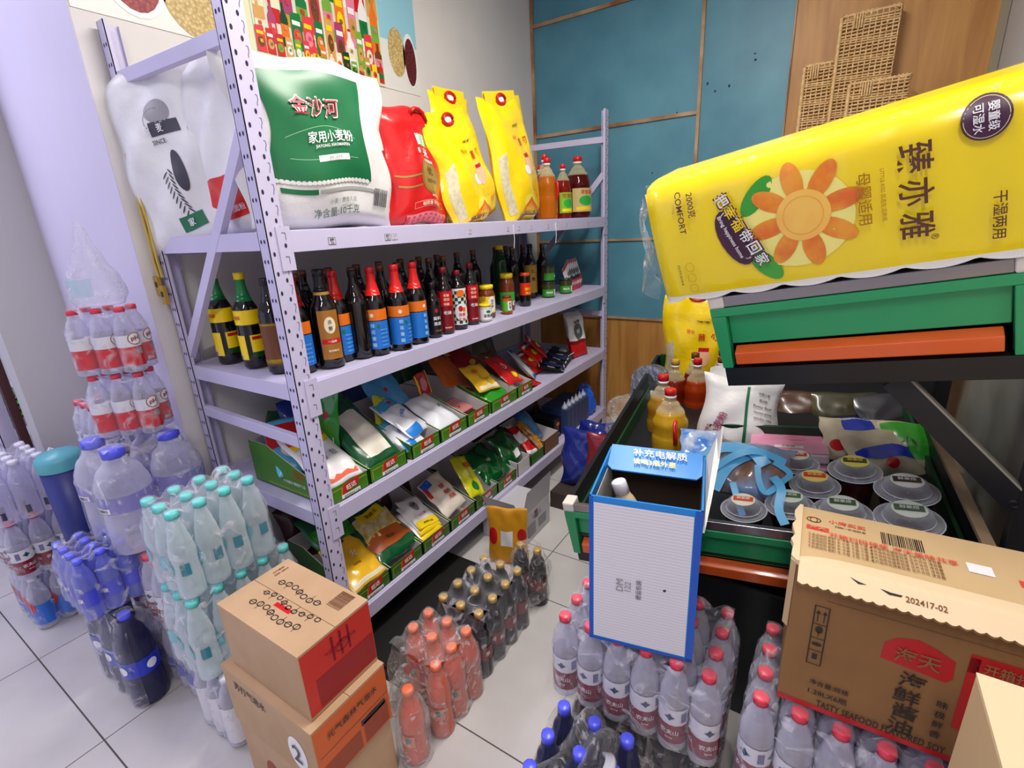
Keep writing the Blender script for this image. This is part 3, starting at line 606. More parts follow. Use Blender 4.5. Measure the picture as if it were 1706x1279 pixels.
def yellow_bag(label, loc, rz, seed, w=.30, h=.43, lean=-.10, tiltx=0, grp='yellow rice bags on the top shelf'):
    t = thing('rice_bag', label, 'bag', loc, (lean, tiltx, rz), grp)
    o, S = bag_mesh('pouch', t, w, h, .13, YB_, seed, 2.2, 24, 28, top=.2, waist=.05, zones=None)
    d = Decal(S); d.rect(-w*.46, h*.1, -w*.33, h*.55, CLR, 8, top=lambda u: .02*u); d.rect(-w*.4, h*.035, w*.4, h*.045, BRN, 12)
    d.disc(.045, h*.47, .034, .048, col((240, 190, 150), .3)); d.disc(.012, h*.42, .024, .022, WHT); d.rect(.02, h*.245, .075, h*.33, col((246, 196, 30)), 6); d.disc(-.01, h*.13, .045, .045, col((252, 232, 90), .25)); d.up()
    d.rect(.02, h*.525, .07, h*.56, RED, 4)
    d.text('苗', .03, h*.66, .034, RED, bold=.012); d.text('旬', .085, h*.66, .034, RED, bold=.012); d.text('香米', -.02, h*.70, .018, ORG); d.text('珍珠米 珍珠米', .03, h*.80, .008, BRN)
    for i in range(9): d.disc(-.045+.011*i, h*.12, .0035, .04, ORG, rot=.25*(i-4), n=8)
    d.text('红花', .085, h*.2, .02, ORG); [d.bars(-.09+.04*i, h*.06, .03, .012, BRN, 6) for i in range(5)]
    d.build('printed_panel', t)
    mb = MB(); mb.grid(lambda u, v: (-w*.36+w*.72*u, -.006+.004*math.sin(5*u), h*.955+.055*v), 8, 4, YB_); mb.grid(lambda u, v: (w*.36-w*.72*u, .006+.004*math.sin(5*u), h*.955+.055*v), 8, 4, YB_); mb.build('grip_flap', t)
    mb = MB(); z = h*.96+.018; pts = [(.035*math.cos(a)*1.0, -.010, z+.020*math.sin(a)) for a in [2*PI*i/14 for i in range(14)]]; mb.tube(pts, .007, col((196, 22, 26), .3), 7, closed=True)
    mb.add([(x, -.0085, z+y) for x, y in ((-.026, -.010), (.026, -.010), (.026, .012), (-.026, .012))], [(0, 1, 2, 3)], WHT); mb.build('carry_handle', t)
    return t
yellow_bag('yellow rice bag beside the red one, slumped low against it', (.52, 1.035, P1), PI/2+.12, 41, .385, .40, -.16, -.22)
yellow_bag('yellow rice bag half hidden behind the tallest yellow bag, handle showing', (.33, 1.20, P1), PI/2+.05, 42, .30, .53, -.05, -.05)
yellow_bag('tallest yellow rice bag on the top shelf, next to the oil bottles', (.52, 1.42, P1), PI/2+.05, 43, .365, .53, -.10, -.18)
# oil bottles
def oil_bottle(label, h=.33, r=.058, liquid=(214, 150, 20), labm=None, handle_red=True, name='oil_bottle', group=None, cap=RED, txt='花生油'):
    t = thing(name, label, 'bottle', (0, 0, 0), (0, 0, 0), group)
    lm = M('oil_%d_%d_%d' % liquid, liquid, .08); b = lm.node_tree.nodes['Principled BSDF']; b.inputs['Transmission Weight'].default_value = .45; b.inputs['IOR'].default_value = 1.33
    def sq(rr, z, a): return rr*(1+.07*abs(math.cos(2*a))**2*(1 if z < h*.6 else .2)+.012*math.sin(z*260)*(1 if .22*h < z < .52*h else 0))
    lathe_obj('liquid', t, prof_smooth([(r*.9, .001), (r*.98, .01), (r*.98, h*.35), (r*.93, h*.42), (r*.97, h*.55), (r*.80, h*.70)], 4), lm, 28, fn=sq)
    mb = MB(); mb.lathe(prof_smooth([(r*.80, h*.70), (r*.52, h*.80), (r*.28, h*.86), (r*.28, h*.905)], 4), thin('oil_pet', (235, 225, 190), .25, .06, tint=(240, 230, 190)), 24, capb=False); mb.build('bottle_neck', t)
    mb = MB(); mb.lathe([(r*.34, h*.885), (r*.34, h*.915)], WHT, 20); mb.build('cap_ring', t)
    cap_mesh('cap', t, r*.33, h*.915, h, cap)
    if handle_red:
        mb = MB(); mb.tube([(r*.35, -r*.75, h*.62), (r*.35, -r*1.2, h*.58), (r*.38, -r*1.25, h*.42), (r*.36, -r*1.0, h*.33)], .008, col((196, 26, 20), .25), 8); mb.build('handle', t)
    if labm:
        d = Decal(cyl(r*1.05, 0), .001); d.rect(-r*1.1, h*.10, r*1.1, h*.48, labm, 12); d.up(); d.text(txt, 0, h*.42, .022, RED); d.disc(0, h*.28, r*.6, h*.08, col((40, 170, 60), .3)); d.rect(-r*.8, h*.13, r*.8, h*.18, YEL, 6); d.build('label', t)
    return t
O1 = [((.50, 1.70, P1), (214, 120, 20), 'top shelf oil bottle with red cap, foremost beside the yellow bags', .30, None, .052),
      ((.42, 1.82, P1), (190, 90, 20), 'top shelf oil bottle with red cap, tall one behind the foremost', .335, None, .052),
      ((.51, 1.86, P1), (150, 30, 16), 'top shelf dark red oil bottle with green label, between two larger ones', .28, col((130, 190, 40), .3), .045),
      ((.50, 2.07, P1), (96, 18, 14), 'largest dark red oil bottle with green picture label, at the far post', .335, col((200, 180, 120), .3), .075),
      ((.32, 1.95, P1), (120, 30, 16), 'top shelf dark oil bottle at the back near the wall', .30, None, .05)]
for loc, lq, lb, h, lm, r in O1:
    c = oil_bottle(lb, h, r, lq, lm, handle_red=(lm is None), group='oil bottles on the top shelf'); c.location = loc; c.rotation_euler = (0, 0, 1.1)
# hanging straps by the rear near post
for i, (x, nm) in enumerate(((-.012, 'rear'), (.012, 'front'))):
    mb = MB(); rr = random.Random(i)
    for k in range(3):
        xx = x+.010*k; mb.tube([(xx+.004*math.sin(k+z*9), -.004-.006*k, 1.66-.052*z) for z in range(8)], .0035, [M('strap_ochre', (176, 142, 48), .4), WHT, M('strap_gold', (206, 176, 60), .4)][k], 5)
    mb.box(x-.004, -.022, 1.24-.03*i, x+.020, -.012, 1.30-.03*i, M('strap_ochre', None)); mb.box(x+.002, -.0235, 1.265-.03*i, x+.014, -.0215, 1.282-.03*i, BLACK)
    tag(mb.build('hanging_strap'), 'ochre and white strap with a tag hanging by the rear post, the %s one' % nm, 'strap', 'straps hanging by the rear post')

# ================================================================== DISPLAY TRAYS AND PACKETS
TG = M('tray_green', (74, 134, 30), .4, rgb2=(58, 116, 26), nscale=7); TI = M('tray_inside', (214, 206, 208), .6); TYE = col((206, 200, 70), .4)
def tray(label, y0, y1, z, front=.056, back=.15, depth=.34, x1=.606, group=None, brand=True, tgm=None, side_print=False, tin=None):
    tg = tgm or TG; ti = tin or TI
    t = thing('display_tray', label, 'tray', (x1, y0, z), (0, 0, 0), group)
    W = y1-y0; t_ = .0022; Dp = depth; mb = MB()
    mb.box(-Dp, 0, .0005, 0, W, t_, ti)
    mb.box(-t_, 0, .0005, 0, W, front, tg); mb.box(-t_*1.6, t_, t_, -t_-.0002, W-t_, front-.001, ti)
    mb.box(-Dp, 0, .0005, -Dp+t_, W, back, ti)
    def side(y, m):
        n = 8; pts = [(-Dp, .0005), (0, .0005), (0, front)]
        for i in range(1, n+1):
            q = i/n; xx = -Dp*.75*q; zz = front+(back-front)*(q**1.2); pts.append((xx, zz))
        pts.append((-Dp, back)); mb.prism(pts, y, y+t_, m, ax=1)
    side(0, tg); side(t_+.0002, ti); side(W-t_, tg); side(W-2*t_-.0002, ti)
    mb.build('tray_body', t)
    d = Decal(flat((0, W/2, 0), (0, 1, 0), (0, 0, 1), (1, 0, 0)), .0008)
    if brand:
        w2 = W*.5
        for (a0, b0, a1, b1) in ((-w2*.86, .010, -w2*.84, front-.012), (-w2*.86, front-.013, -w2*.3, front-.011), (w2*.5, front-.012, w2*.9, front-.010)): d.rect(a0, b0, a1, b1, TYE, 1)
        d.poly([(-.030, front*.36), (.034, front*.50), (.044, front*1.02), (-.022, front*.92)], col((200, 40, 30), .35)); d.poly([(-.036, front*.2), (-.030, front*.36), (-.022, front*.92), (-.030, front*.7)], ORG); d.up(); d.text('旺达', .006, front*.68, .019, WHT, bold=.02, rot=.1)
        d.rect(-.034, front*.10, .040, front*.33, WHT, 2); d.up(); d.text('营养美味好食品', .003, front*.215, .0085, DGRN)
    if side_print:
        S2 = flat((-.17, 0, 0), (1, 0, 0), (0, 0, 1), (0, -1, 0)); d.mb  # printed near side
        e = Decal(S2, .0008); e.text('旺达', .03, .075, .026, col((190, 60, 40))); e.text('便利超市 精选好食品', .0, .040, .012, WHT, maxw=.14); e.rect(-.15, .012, .15, .0135, TYE, 2); e.build('side_print', t)
    d.build('front_print', t)
    return t
def packet(label, w, h, t_, mat, loc, lean, rz=PI/2, seed=0, roll=0, zones=None, art=None, name='food_packet', cat='packet', group=None, wr=1.2, nu=20, nv=22, lift=.0016):
    t = thing(name, label, cat, loc, (-lean, roll, rz), group)
    o, S = bag_mesh('pouch', t, w, h, t_, mat, seed, wr, nu, nv, zones=zones, top=.1, bot=.08)
    if art:
        d = Decal(S, lift); art(d, w, h); d.build('print', t)
    return t
GRP3 = 'green display trays on the third shelf'; GRP4 = 'green display trays on the lowest shelf'
P3, P4 = .5915, .1785
TR3 = [(.045, .205, 'nearest the rack post, holding a steamed noodle flour bag'), (.210, .385, 'second from the post, holding a white noodle bundle'), (.412, .570, 'holding white and blue salt bags, its left tray'), (.574, .745, 'right one of the two salt bag trays'),
       (.750, .905, 'nearly empty tray with open white inside'), (.925, 1.145, 'with the yellow packet over it'), (1.150, 1.290, 'farthest on the third shelf, red packets inside')]
tr_loc = []
for i, (a, b, nm) in enumerate(TR3):
    tray('green cardboard display tray, '+nm, a, b, P3, depth=.36 if i else .40, group=GRP3, side_print=(i == 0))
TGD = M('tray_green_shaded', (56, 104, 28), .4)  # same tray green, darkened for the shade on the lowest shelf
TR4 = [(.080, .232, 'at the near post, a yellow pouch inside'), (.236, .405, 'holding the bean packet with orange stripe'), (.409, .575, 'holding the white spice sachet with a face drawing'), (.579, .752, 'holding the cream seasoning bag'),
       (.757, .930, 'holding the yellow spout pouch'), (.935, 1.10, 'holding the shiny green bag')]
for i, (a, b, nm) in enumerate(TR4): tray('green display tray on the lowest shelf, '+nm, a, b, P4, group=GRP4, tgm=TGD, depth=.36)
tray('white carton tray on the lowest shelf with green foil bag', 1.115, 1.235, P4, .075, .11, .30, tgm=M('tray_white', (216, 210, 210), .5), brand=False)
tray('small green carton tray on the lowest shelf with red and white packet', 1.245, 1.385, P4, .060, .10, .32, tgm=TGD, brand=False)
tray('brown rounded carton tray, last on the lowest shelf before the dark blue box', 1.39, 1.56, P4, .085, .12, .30, tgm=M('tray_brown', (120, 80, 50), .5), brand=False, tin=M('tray_in_white', (226, 220, 220), .5))
FL = .62   # packets lie back in the trays
def A1(d, w, h):
    d.rect(-w*.42, h*.78, w*.42, h*.95, col((226, 70, 30), .3), 8); d.rect(-w*.42, h*.68, w*.42, h*.80, YEL, 8, bot=lambda u: .01*math.sin(7*u)); d.rect(-w*.42, h*.05, w*.42, h*.11, col((236, 110, 80), .3), 8, top=lambda u: .006*math.sin(20*u)); d.up()
    d.disc(.01, h*.72, .016, .014, ORG); d.disc(-.025, h*.74, .013, .012, CREAM)
    for i, (ch, a, b) in enumerate((('东', -.055, .52), ('北', .0, .56), ('大', -.045, .36), ('饭', -.01, .40), ('包', .03, .44))): d.text(ch, a*w/.15, h*b, .022, BLACK, bold=.0, rot=.1)
packet('white flour-mix bag with black characters and orange top, in the nearest tray', .155, .25, .040, WHT, (.585, .128, P3+.045), 1.02, art=A1, seed=3)
def A2(d, w, h): d.rect(-w*.5, h*.5, w*.5, h*.9, RED, 8); d.up(); d.disc(.0, h*.4, w*.3, h*.15, WHT); d.disc(.02, h*.45, .02, .02, YEL)
packet('blue, red and white snack bag seen through the near end frame', .15, .21, .03, LBLU, (.40, .105, P3+.05), .8, art=A2, seed=4, rz=PI/2-.3)
def A3(d, w, h): d.rect(-w*.3, h*.10, w*.30, h*.74, M('noodle_white', (226, 220, 206), .35, rgb2=(210, 202, 188), nscale=20), 10)
packet('dark green wrapped white noodle bundle, filling the second tray', .165, .33, .055, M('green_wrap', (12, 84, 46), .2, coat=.5), (.590, .300, P3+.040), 1.0, art=A3, seed=5, wr=1.4)
packet('dark green noodle wrapper leaning behind the white noodle bundle', .16, .24, .05, M('green_wrap', None), (.36, .33, P3+.05), .5, seed=6)
def A4(d, w, h): d.rect(-w*.46, h*.74, w*.46, h*.97, col((70, 160, 210), .3), 6); d.rect(-w*.46, h*.0, w*.1, h*.2, col((40, 130, 220), .25), 6); d.up(); d.text('食用盐', 0, h*.5, .018, BLU, rot=.5); d.disc(.02, h*.85, .01, .01, RED)
SALT = M('salt_bag', (228, 230, 238), .3, coat=.3)
GS = 'white and blue salt bags'
packet('white and blue salt bag lying lowest at the tray front', .13, .19, .035, SALT, (.590, .455, P3+.030), 1.15, art=A4, seed=7, group=GS)
packet('white and blue salt bag standing on top of the others in the middle', .135, .21, .035, SALT, (.560, .520, P3+.060), 1.0, art=A4, seed=8, group=GS, rz=PI/2+.25)
packet('plain white salt bag at the right end of the salt trays', .14, .21, .040, SALT, (.592, .655, P3+.040), 1.1, art=lambda d, w, h: d.text('盐', .03, h*.5, .014, BLACK), seed=9, group=GS)
packet('salt bag with light blue top lying behind the others', .17, .17, .03, col((80, 160, 214), .3), (.40, .56, P3+.11), .7, seed=10, group=GS, art=lambda d, w, h: d.disc(0, h*.6, .01, .01, RED))
packet('small yellow packet poking up left of the salt bags', .07, .12, .015, col((200, 200, 40), .3), (.44, .435, P3+.10), .5, seed=11, roll=.5)
packet('small red and yellow sachet standing up behind the salt trays', .075, .11, .014, M('red_foil', (180, 30, 40), .25, coat=.4), (.40, .735, P3+.115), .2, seed=12, roll=-.1, art=lambda d, w, h: (d.rect(-w*.47, h*.04, -w*.38, h*.96, YEL, 4), d.rect(w*.38, h*.04, w*.47, h*.96, YEL, 4), d.disc(0, h*.5, .02, .03, PINK)))
for i in range(4): packet('thin red and brown sachet lying in the nearly empty tray, number %s from its front' % ['one', 'two', 'three', 'four'][i], .10, .12, .012, [M('sachet_brown', (70, 26, 24), .3), M('sachet_pink', (190, 120, 120), .4)][i % 2], (.585-.012*i, .815+.004*i, P3+.006+.012*i), 1.35, seed=30+i, group='sachets in the nearly empty tray', nu=8, nv=8)
def A5(d, w, h): d.rect(-w*.4, h*.04, w*.4, h*.16, CREAM, 8, top=lambda u: .006*math.sin(15*u)); d.up(); d.text('方便', .02, h*.35, .014, BRN); d.disc(-.02, h*.7, .02, .014, ORG)
packet('bright yellow packet lying over the green bag in the sixth tray', .165, .16, .03, M('yellow_foil', (244, 190, 30), .22, coat=.5), (.555, 1.000, P3+.085), .90, art=A5, seed=13, roll=.12)
packet('bright green packet at the front of the sixth tray under the yellow one', .17, .12, .028, M('green_foil', (40, 150, 30), .22, coat=.5), (.598, 1.03, P3+.022), 1.0, seed=14)
packet('orange foil bag behind the yellow packet', .19, .20, .035, M('orange_foil', (208, 100, 24), .25, coat=.4), (.42, .93, P3+.10), .85, seed=15, roll=.3)
def A6(d, w, h): d.ring(0, h*.6, .018, .022, .005, CREAM); d.disc(.02, h*.25, .02, .02, YEL); d.disc(.04, h*.12, .014, .012, ORG)
packet('red packet with white ring logo, in the farthest green tray', .14, .19, .03, M('red_foil2', (206, 26, 30), .22, coat=.5), (.570, 1.205, P3+.060), .95, art=A6, seed=16, roll=.1)
packet('large dark red foil bag lying at the back of the third shelf middle', .26, .24, .06, M('darkred_foil', (140, 14, 22), .25, coat=.4), (.38, 1.10, P3+.09), .9, art=lambda d, w, h: (d.disc(-.05, h*.7, .02, .015, GOLD), d.disc(.05, h*.3, .025, .015, GOLD)), seed=17)
packet('brown paper packet with gold print behind the clear bag', .13, .16, .03, BRN, (.40, 1.31, P3+.04), .7, seed=18, art=lambda d, w, h: d.text('枣', 0, h*.5, .03, CREAM))
def A7(d, w, h): d.rect(-w*.46, h*.86, w*.46, h*.99, col((30, 120, 220), .25), 6); d.rect(-w*.46, h*.0, w*.46, h*.12, col((30, 120, 220), .25), 6); d.disc(0, h*.5, .035, .04, DGRN); d.up(); d.disc(.0, h*.5, .016, .02, PINK); d.text('豆干', .0, h*.74, .02, RED)
packet('clear and blue seaweed bag standing on end at the tray row end', .16, .21, .045, M('clear_silver', (176, 184, 186), .2, coat=.4), (.535, 1.44, P3+.012), .75, art=A7, seed=19, rz=PI/2+.5, roll=.25)
packet('small red and yellow packet beneath the clear and blue bag', .12, .13, .02, RED, (.595, 1.36, P3+.006), 1.35, seed=20, roll=.2, art=lambda d, w, h: d.disc(0, h*.7, .02, .02, YEL))
packet('large dull yellow clear pouch lying against the wall side, third shelf', .24, .24, .04, M('dull_pouch', (96, 88, 60), .3, coat=.2), (.26, 1.42, P3+.02), .5, seed=21, roll=.3)
for i in range(3): packet('red packet in the heap near the far end of the third shelf, %s' % ['left one', 'middle one', 'right one'][i], .15, .17, .03, col([(206, 30, 26), (220, 40, 20), (190, 24, 40)][i], .25), (.50-.03*i, 1.58+.08*i, P3+.015+.02*i), 1.0-.1*i, seed=22+i, rz=PI/2+.3*i, art=lambda d, w, h: (d.disc(0, h*.5, .03, .02, YEL), d.rect(-w*.4, h*.8, w*.4, h*.9, WHT, 4)), group='red packets near the far end of the third shelf')
for i in range(5): packet('flat black and white sachet fanned out near the far end, %s' % ['nearest', 'second', 'third', 'fourth', 'farthest'][i], .11, .15, .010, BLACK if i % 2 == 0 else NAVY, (.585-.008*i, 1.66+.05*i, P3+.006+.008*i), 1.3, seed=40+i, rz=PI/2+.7-.15*i, group='dark sachets near the far end of the third shelf', nu=8, nv=8, art=lambda d, w, h: (d.rect(-w*.42, h*.04, w*.42, h*.07, WHT, 2), d.rect(-w*.42, h*.93, w*.42, h*.96, WHT, 2), d.rect(-w*.1, h*.3, w*.3, h*.6, GREY, 3)))
for i in range(4):
    packet('tall white and red seasoning pouch upright at the far post, %s' % ['frontmost', 'second', 'third', 'rearmost'][i], .15, .25, .028, WHT, (.545-.03*i, 1.99+.045*i, P3+.002), .18, seed=50+i, rz=PI/2-.25, zones=[((0, .30), RED), ((.30, .42), DKRED)], group='tall seasoning pouches at the far post', art=lambda d, w, h: (d.disc(0, h*.62, .04, .05, M('pouch_photo', (96, 104, 110), .4)), d.text('味精', 0, h*.86, .022, BLACK), d.text('鲜', 0, h*.62, .03, WHT)))
packet('dark green bag hanging forward at the near end of the third shelf', .17, .20, .05, DGRN, (.20, .12, P3+.02), .6, seed=60, rz=.3)
packet('green packet with two red discs standing near the rack end frame', .15, .21, .03, M('green_foil', None), (.40, .20, P3+.10), .15, seed=61, rz=.1, art=lambda d, w, h: (d.disc(-.03, h*.6, .013, .013, RED), d.disc(.03, h*.58, .013, .013, RED), d.rect(-w*.4, h*.1, w*.4, h*.2, WHT, 4)))
packet('brown and dark green packet lying on the end of the third shelf by the wall', .18, .16, .04, M('brown_green', (96, 74, 54), .5, rgb2=(30, 60, 40), nscale=9), (.24, .19, P3+.08), 1.2, seed=62, rz=.6)
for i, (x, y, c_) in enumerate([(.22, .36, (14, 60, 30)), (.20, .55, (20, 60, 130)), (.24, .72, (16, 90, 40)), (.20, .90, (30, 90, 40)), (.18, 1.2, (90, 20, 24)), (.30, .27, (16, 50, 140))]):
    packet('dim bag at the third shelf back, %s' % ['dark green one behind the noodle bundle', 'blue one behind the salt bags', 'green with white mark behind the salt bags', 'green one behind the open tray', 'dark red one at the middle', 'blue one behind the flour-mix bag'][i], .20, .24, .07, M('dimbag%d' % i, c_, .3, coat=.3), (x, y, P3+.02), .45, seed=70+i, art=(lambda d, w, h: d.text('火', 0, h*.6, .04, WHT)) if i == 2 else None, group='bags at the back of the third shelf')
# ---- lowest shelf
def B1(d, w, h): d.text('金', -.035, h*.72, .028, WHT, bold=.012); d.text('火', .015, h*.62, .028, WHT, bold=.012); d.text('招牌酱', .0, h*.4, .009, BRN); d.rect(-w*.45, h*.04, w*.45, h*.12, CREAM, 8)
packet('bright yellow pouch with white characters, in the nearest tray of the lowest shelf', .15, .20, .03, M('yellow_foil', None), (.595, .155, P4+.052), 1.0, art=B1, seed=80)
def B2(d, w, h): d.rect(-w*.42, h*.35, w*.42, h*.7, M('green_chop', (50, 150, 40), .3, rgb2=(20, 90, 24), nscale=60), 8); d.rect(-w*.46, h*.3, w*.46, h*.33, BLACK, 6)
packet('dark green pouch behind the bright yellow one on the lowest shelf', .17, .24, .035, M('green_wrap', None), (.50, .17, P4+.10), .95, art=B2, seed=81)
def B3(d, w, h): d.rect(-w*.46, h*.38, w*.46, h*.80, M('beans_photo', (206, 176, 80), .3, rgb2=(238, 226, 180), nscale=40), 10, top=lambda u: .012*math.sin(6*u)); d.up(); d.rect(-w*.25, h*.72, w*.35, h*.90, YEL, 6); d.rect(-w*.5, h*.18, w*.5, h*.40, M('burnt_orange', (176, 84, 30), .35), 8, top=lambda u: .02*math.sin(3.1*u)); d.up(); d.text('豆豉王', .01, h*.81, .018, BLACK); d.text('黄豆酱', .0, h*.32, .014, BRN)
packet('soybean packet with yellow beans picture and burnt orange stripe', .185, .25, .045, M('green_wrap', None), (.580, .325, P4+.055), 1.05, art=B3, seed=82, wr=1.6)
packet('dark red packet in the shade behind the soybean packet', .14, .16, .03, DKRED, (.33, .25, P4+.06), .7, seed=83)
def B4(d, w, h): d.rect(-w*.47, h*.0, w*.47, h*.22, YEL, 6); d.up(); d.disc(0, h*.66, .020, .026, GREY); d.disc(0, h*.68, .014, .014, BLACK); d.text('十三香', 0, h*.36, .012, RED); d.text('调味料 45g', 0, h*.1, .011, BLACK)
for i in range(3): packet('white sachet with bearded face drawing and yellow foot, %s' % ['lowest in its stack', 'middle of its stack', 'uppermost in its stack'][i], .115, .16, .014, WHT, (.600-.012*i, .480+.006*i, P4+.050+.014*i), 1.10, art=B4 if i == 2 else None, seed=84+i, zones=[((0, .2), YEL)], group='white sachets with a face drawing', nu=10, nv=12, roll=.1*i)
packet('green and yellow sachet beneath the face drawing sachets', .12, .13, .02, M('green_chop', None), (.57, .44, P4+.048), 1.1, seed=88)
def B5(d, w, h): d.rect(-w*.46, h*.78, -w*.1, h*.97, BLU, 5); d.rect(-w*.48, h*.55, -w*.36, h*.85, RED, 4); d.up(); d.text('酵', .01, h*.62, .024, RED, bold=.012); d.text('母粉', .015, h*.45, .022, RED, bold=.012); d.text('鸡精', .02, h*.3, .02, RED)
packet('cream seasoning bag with red characters and blue corner', .135, .19, .035, M('cream_bag', (224, 212, 196), .35, coat=.2), (.575, .665, P4+.055), .90, art=B5, seed=89, roll=-.1)
def B6(d, w, h): d.disc(.0, h*.22, .020, .024, GRN); d.disc(.02, h*.75, .025, .014, ORG); d.disc(-.01, h*.55, .02, .02, col((250, 240, 120)))
packet('bright yellow spout pouch with green dot, standing in the fifth tray', .115, .21, .035, M('yellow_green', (226, 226, 20), .22, coat=.5), (.575, .820, P4+.040), .75, art=B6, seed=90, roll=.25)
packet('shiny dark green foil bag filling the sixth tray', .19, .21, .065, M('metal_green', (0, 96, 40), .16, .35, coat=.6), (.575, 1.005, P4+.045), 1.0, seed=91, wr=2.0, art=lambda d, w, h: d.text('茶香', 0, h*.5, .02, col((180, 230, 190))))
packet('shiny green foil bag in the white carton tray', .15, .19, .06, M('metal_green', None), (.565, 1.175, P4+.050), .8, seed=92, wr=2.2, art=lambda d, w, h: d.rect(-.01, h*.1, .04, h*.3, WHT, 4))
packet('red and white twisted packet leaning from the small green carton', .11, .21, .04, WHT, (.585, 1.32, P4+.040), .95, seed=93, zones=[((.1, .35), RED), ((.7, .9), RED)], roll=.3, wr=2)
packet('light blue bag in the brown rounded carton tray', .13, .19, .05, M('blue_foil', (60, 150, 220), .25, coat=.4, rgb2=(20, 60, 150), nscale=12), (.52, 1.47, P4+.05), .7, seed=94)
packet('orange leopard-patterned packet hanging between the last two cartons', .06, .20, .03, M('leopard', (220, 150, 40), .3, rgb2=(80, 50, 20), nscale=60), (.600, 1.385, P4+.050), .9, seed=95)
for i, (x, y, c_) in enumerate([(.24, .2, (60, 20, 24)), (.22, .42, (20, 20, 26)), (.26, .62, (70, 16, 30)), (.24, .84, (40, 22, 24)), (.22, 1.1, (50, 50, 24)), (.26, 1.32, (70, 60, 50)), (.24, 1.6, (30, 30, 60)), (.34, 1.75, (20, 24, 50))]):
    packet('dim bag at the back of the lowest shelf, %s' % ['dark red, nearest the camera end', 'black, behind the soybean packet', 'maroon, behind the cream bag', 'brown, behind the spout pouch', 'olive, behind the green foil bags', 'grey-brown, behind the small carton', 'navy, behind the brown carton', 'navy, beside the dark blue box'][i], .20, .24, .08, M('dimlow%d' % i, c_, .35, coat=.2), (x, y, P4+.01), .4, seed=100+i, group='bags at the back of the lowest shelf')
# row of dark blue slim boxes with pale twisted tops, and black/orange box
for i in range(6):
    t = thing('slim_blue_box', 'slim dark blue box with pale peaked top, %s of six in the row' % ['nearest', 'second', 'third', 'fourth', 'fifth', 'farthest'][i], 'box', (.565, 1.70+.052*i, P4), (0, 0, 0), 'slim dark blue boxes on the lowest shelf')
    mb = MB(); mb.box(-.15, 0, 0, .03, .046, .155, M('slim_blue', (50, 66, 110), .4)); mb.build('carton_body', t, .003)
    mb = MB(); mb.lathe([(.022, .155), (.018, .170), (.006, .185), (.003, .20)], M('pale_top', (190, 200, 220), .3), 10, cx=.0, cy=.023); mb.build('peaked_top', t)
t = thing('black_box', 'black box with orange print, in front of the slim blue boxes', 'box', (.50, 1.60, P4), (0, 0, 0))
mb = MB(); mb.box(-.10, 0, 0, .06, .085, .12, BLACK); mb.build('carton_body', t, .002); d = Decal(flat((.06, .042, 0), (0, 1, 0), (0, 0, 1), (1, 0, 0)), .0008); d.disc(0, .085, .02, .012, ORG); d.text('茶', 0, .06, .014, ORG); d.text('15小包', 0, .025, .010, WHT); d.build('front_print', t)
for i in range(2): packet('bright blue plastic bag bundle at the far end of the lowest shelf, %s' % ['front one', 'rear one'][i], .12, .19, .07, M('bright_blue', (30, 100, 230), .25, coat=.3), (.58-.06*i, 2.07+.04*i, P4), .2-.1*i, seed=120+i, wr=2.5, group='bright blue bags on the lowest shelf')

# ================================================================== SHRINK-WRAPPED BOTTLE PACKS
def water_profile(h, r, waist=.12, taper=.72):
    return prof_smooth([(r*.80, 0), (r*.97, h*.02), (r*.97, h*.22), (r*(1-waist), h*.38), (r*.97, h*.52), (r*min(.98, taper+.20), h*.65), (r*taper, h*.78), (r*.46, h*.875), (r*.40, h*.935)], 3)
def make_bottle(h, r, body, capm, lab=None, rib=True, liquid=None, waist=.10, cap_r=.45, name='bottle', cap_h=.075, taper=.74):
    """a bottle that is a part of its pack: cap and label are its sub-parts"""
    fn = (lambda rr, z, a: rr*((1+.014*math.sin(z*2*PI/(h*.055))) if z < h*.62 else 1)) if rib else None
    mb = MB(); mb.lathe(water_profile(h, r, waist, taper), body, 18, fn=fn)
    if liquid: mb.lathe([(x*.96, z+.001) for x, z in water_profile(h*.92, r, waist, taper)], liquid, 18)
    b = mb.build(name)
    mb = MB(); mb.lathe([(r*cap_r, h*(1-cap_h)), (r*cap_r*1.02, h*(1-cap_h*.4)), (r*cap_r*.98, h-.002), (r*cap_r*.8, h)], capm, 18, fn=lambda rr, z, a: rr*(1+.02*math.cos(a*9))); cp = mb.build('cap'); cp.parent = b
    if lab:
        d = Decal(cyl(r*.985+.0006, 0), .0003); lab(d, r, h); l = d.build('label', None); l.parent = b
    return b
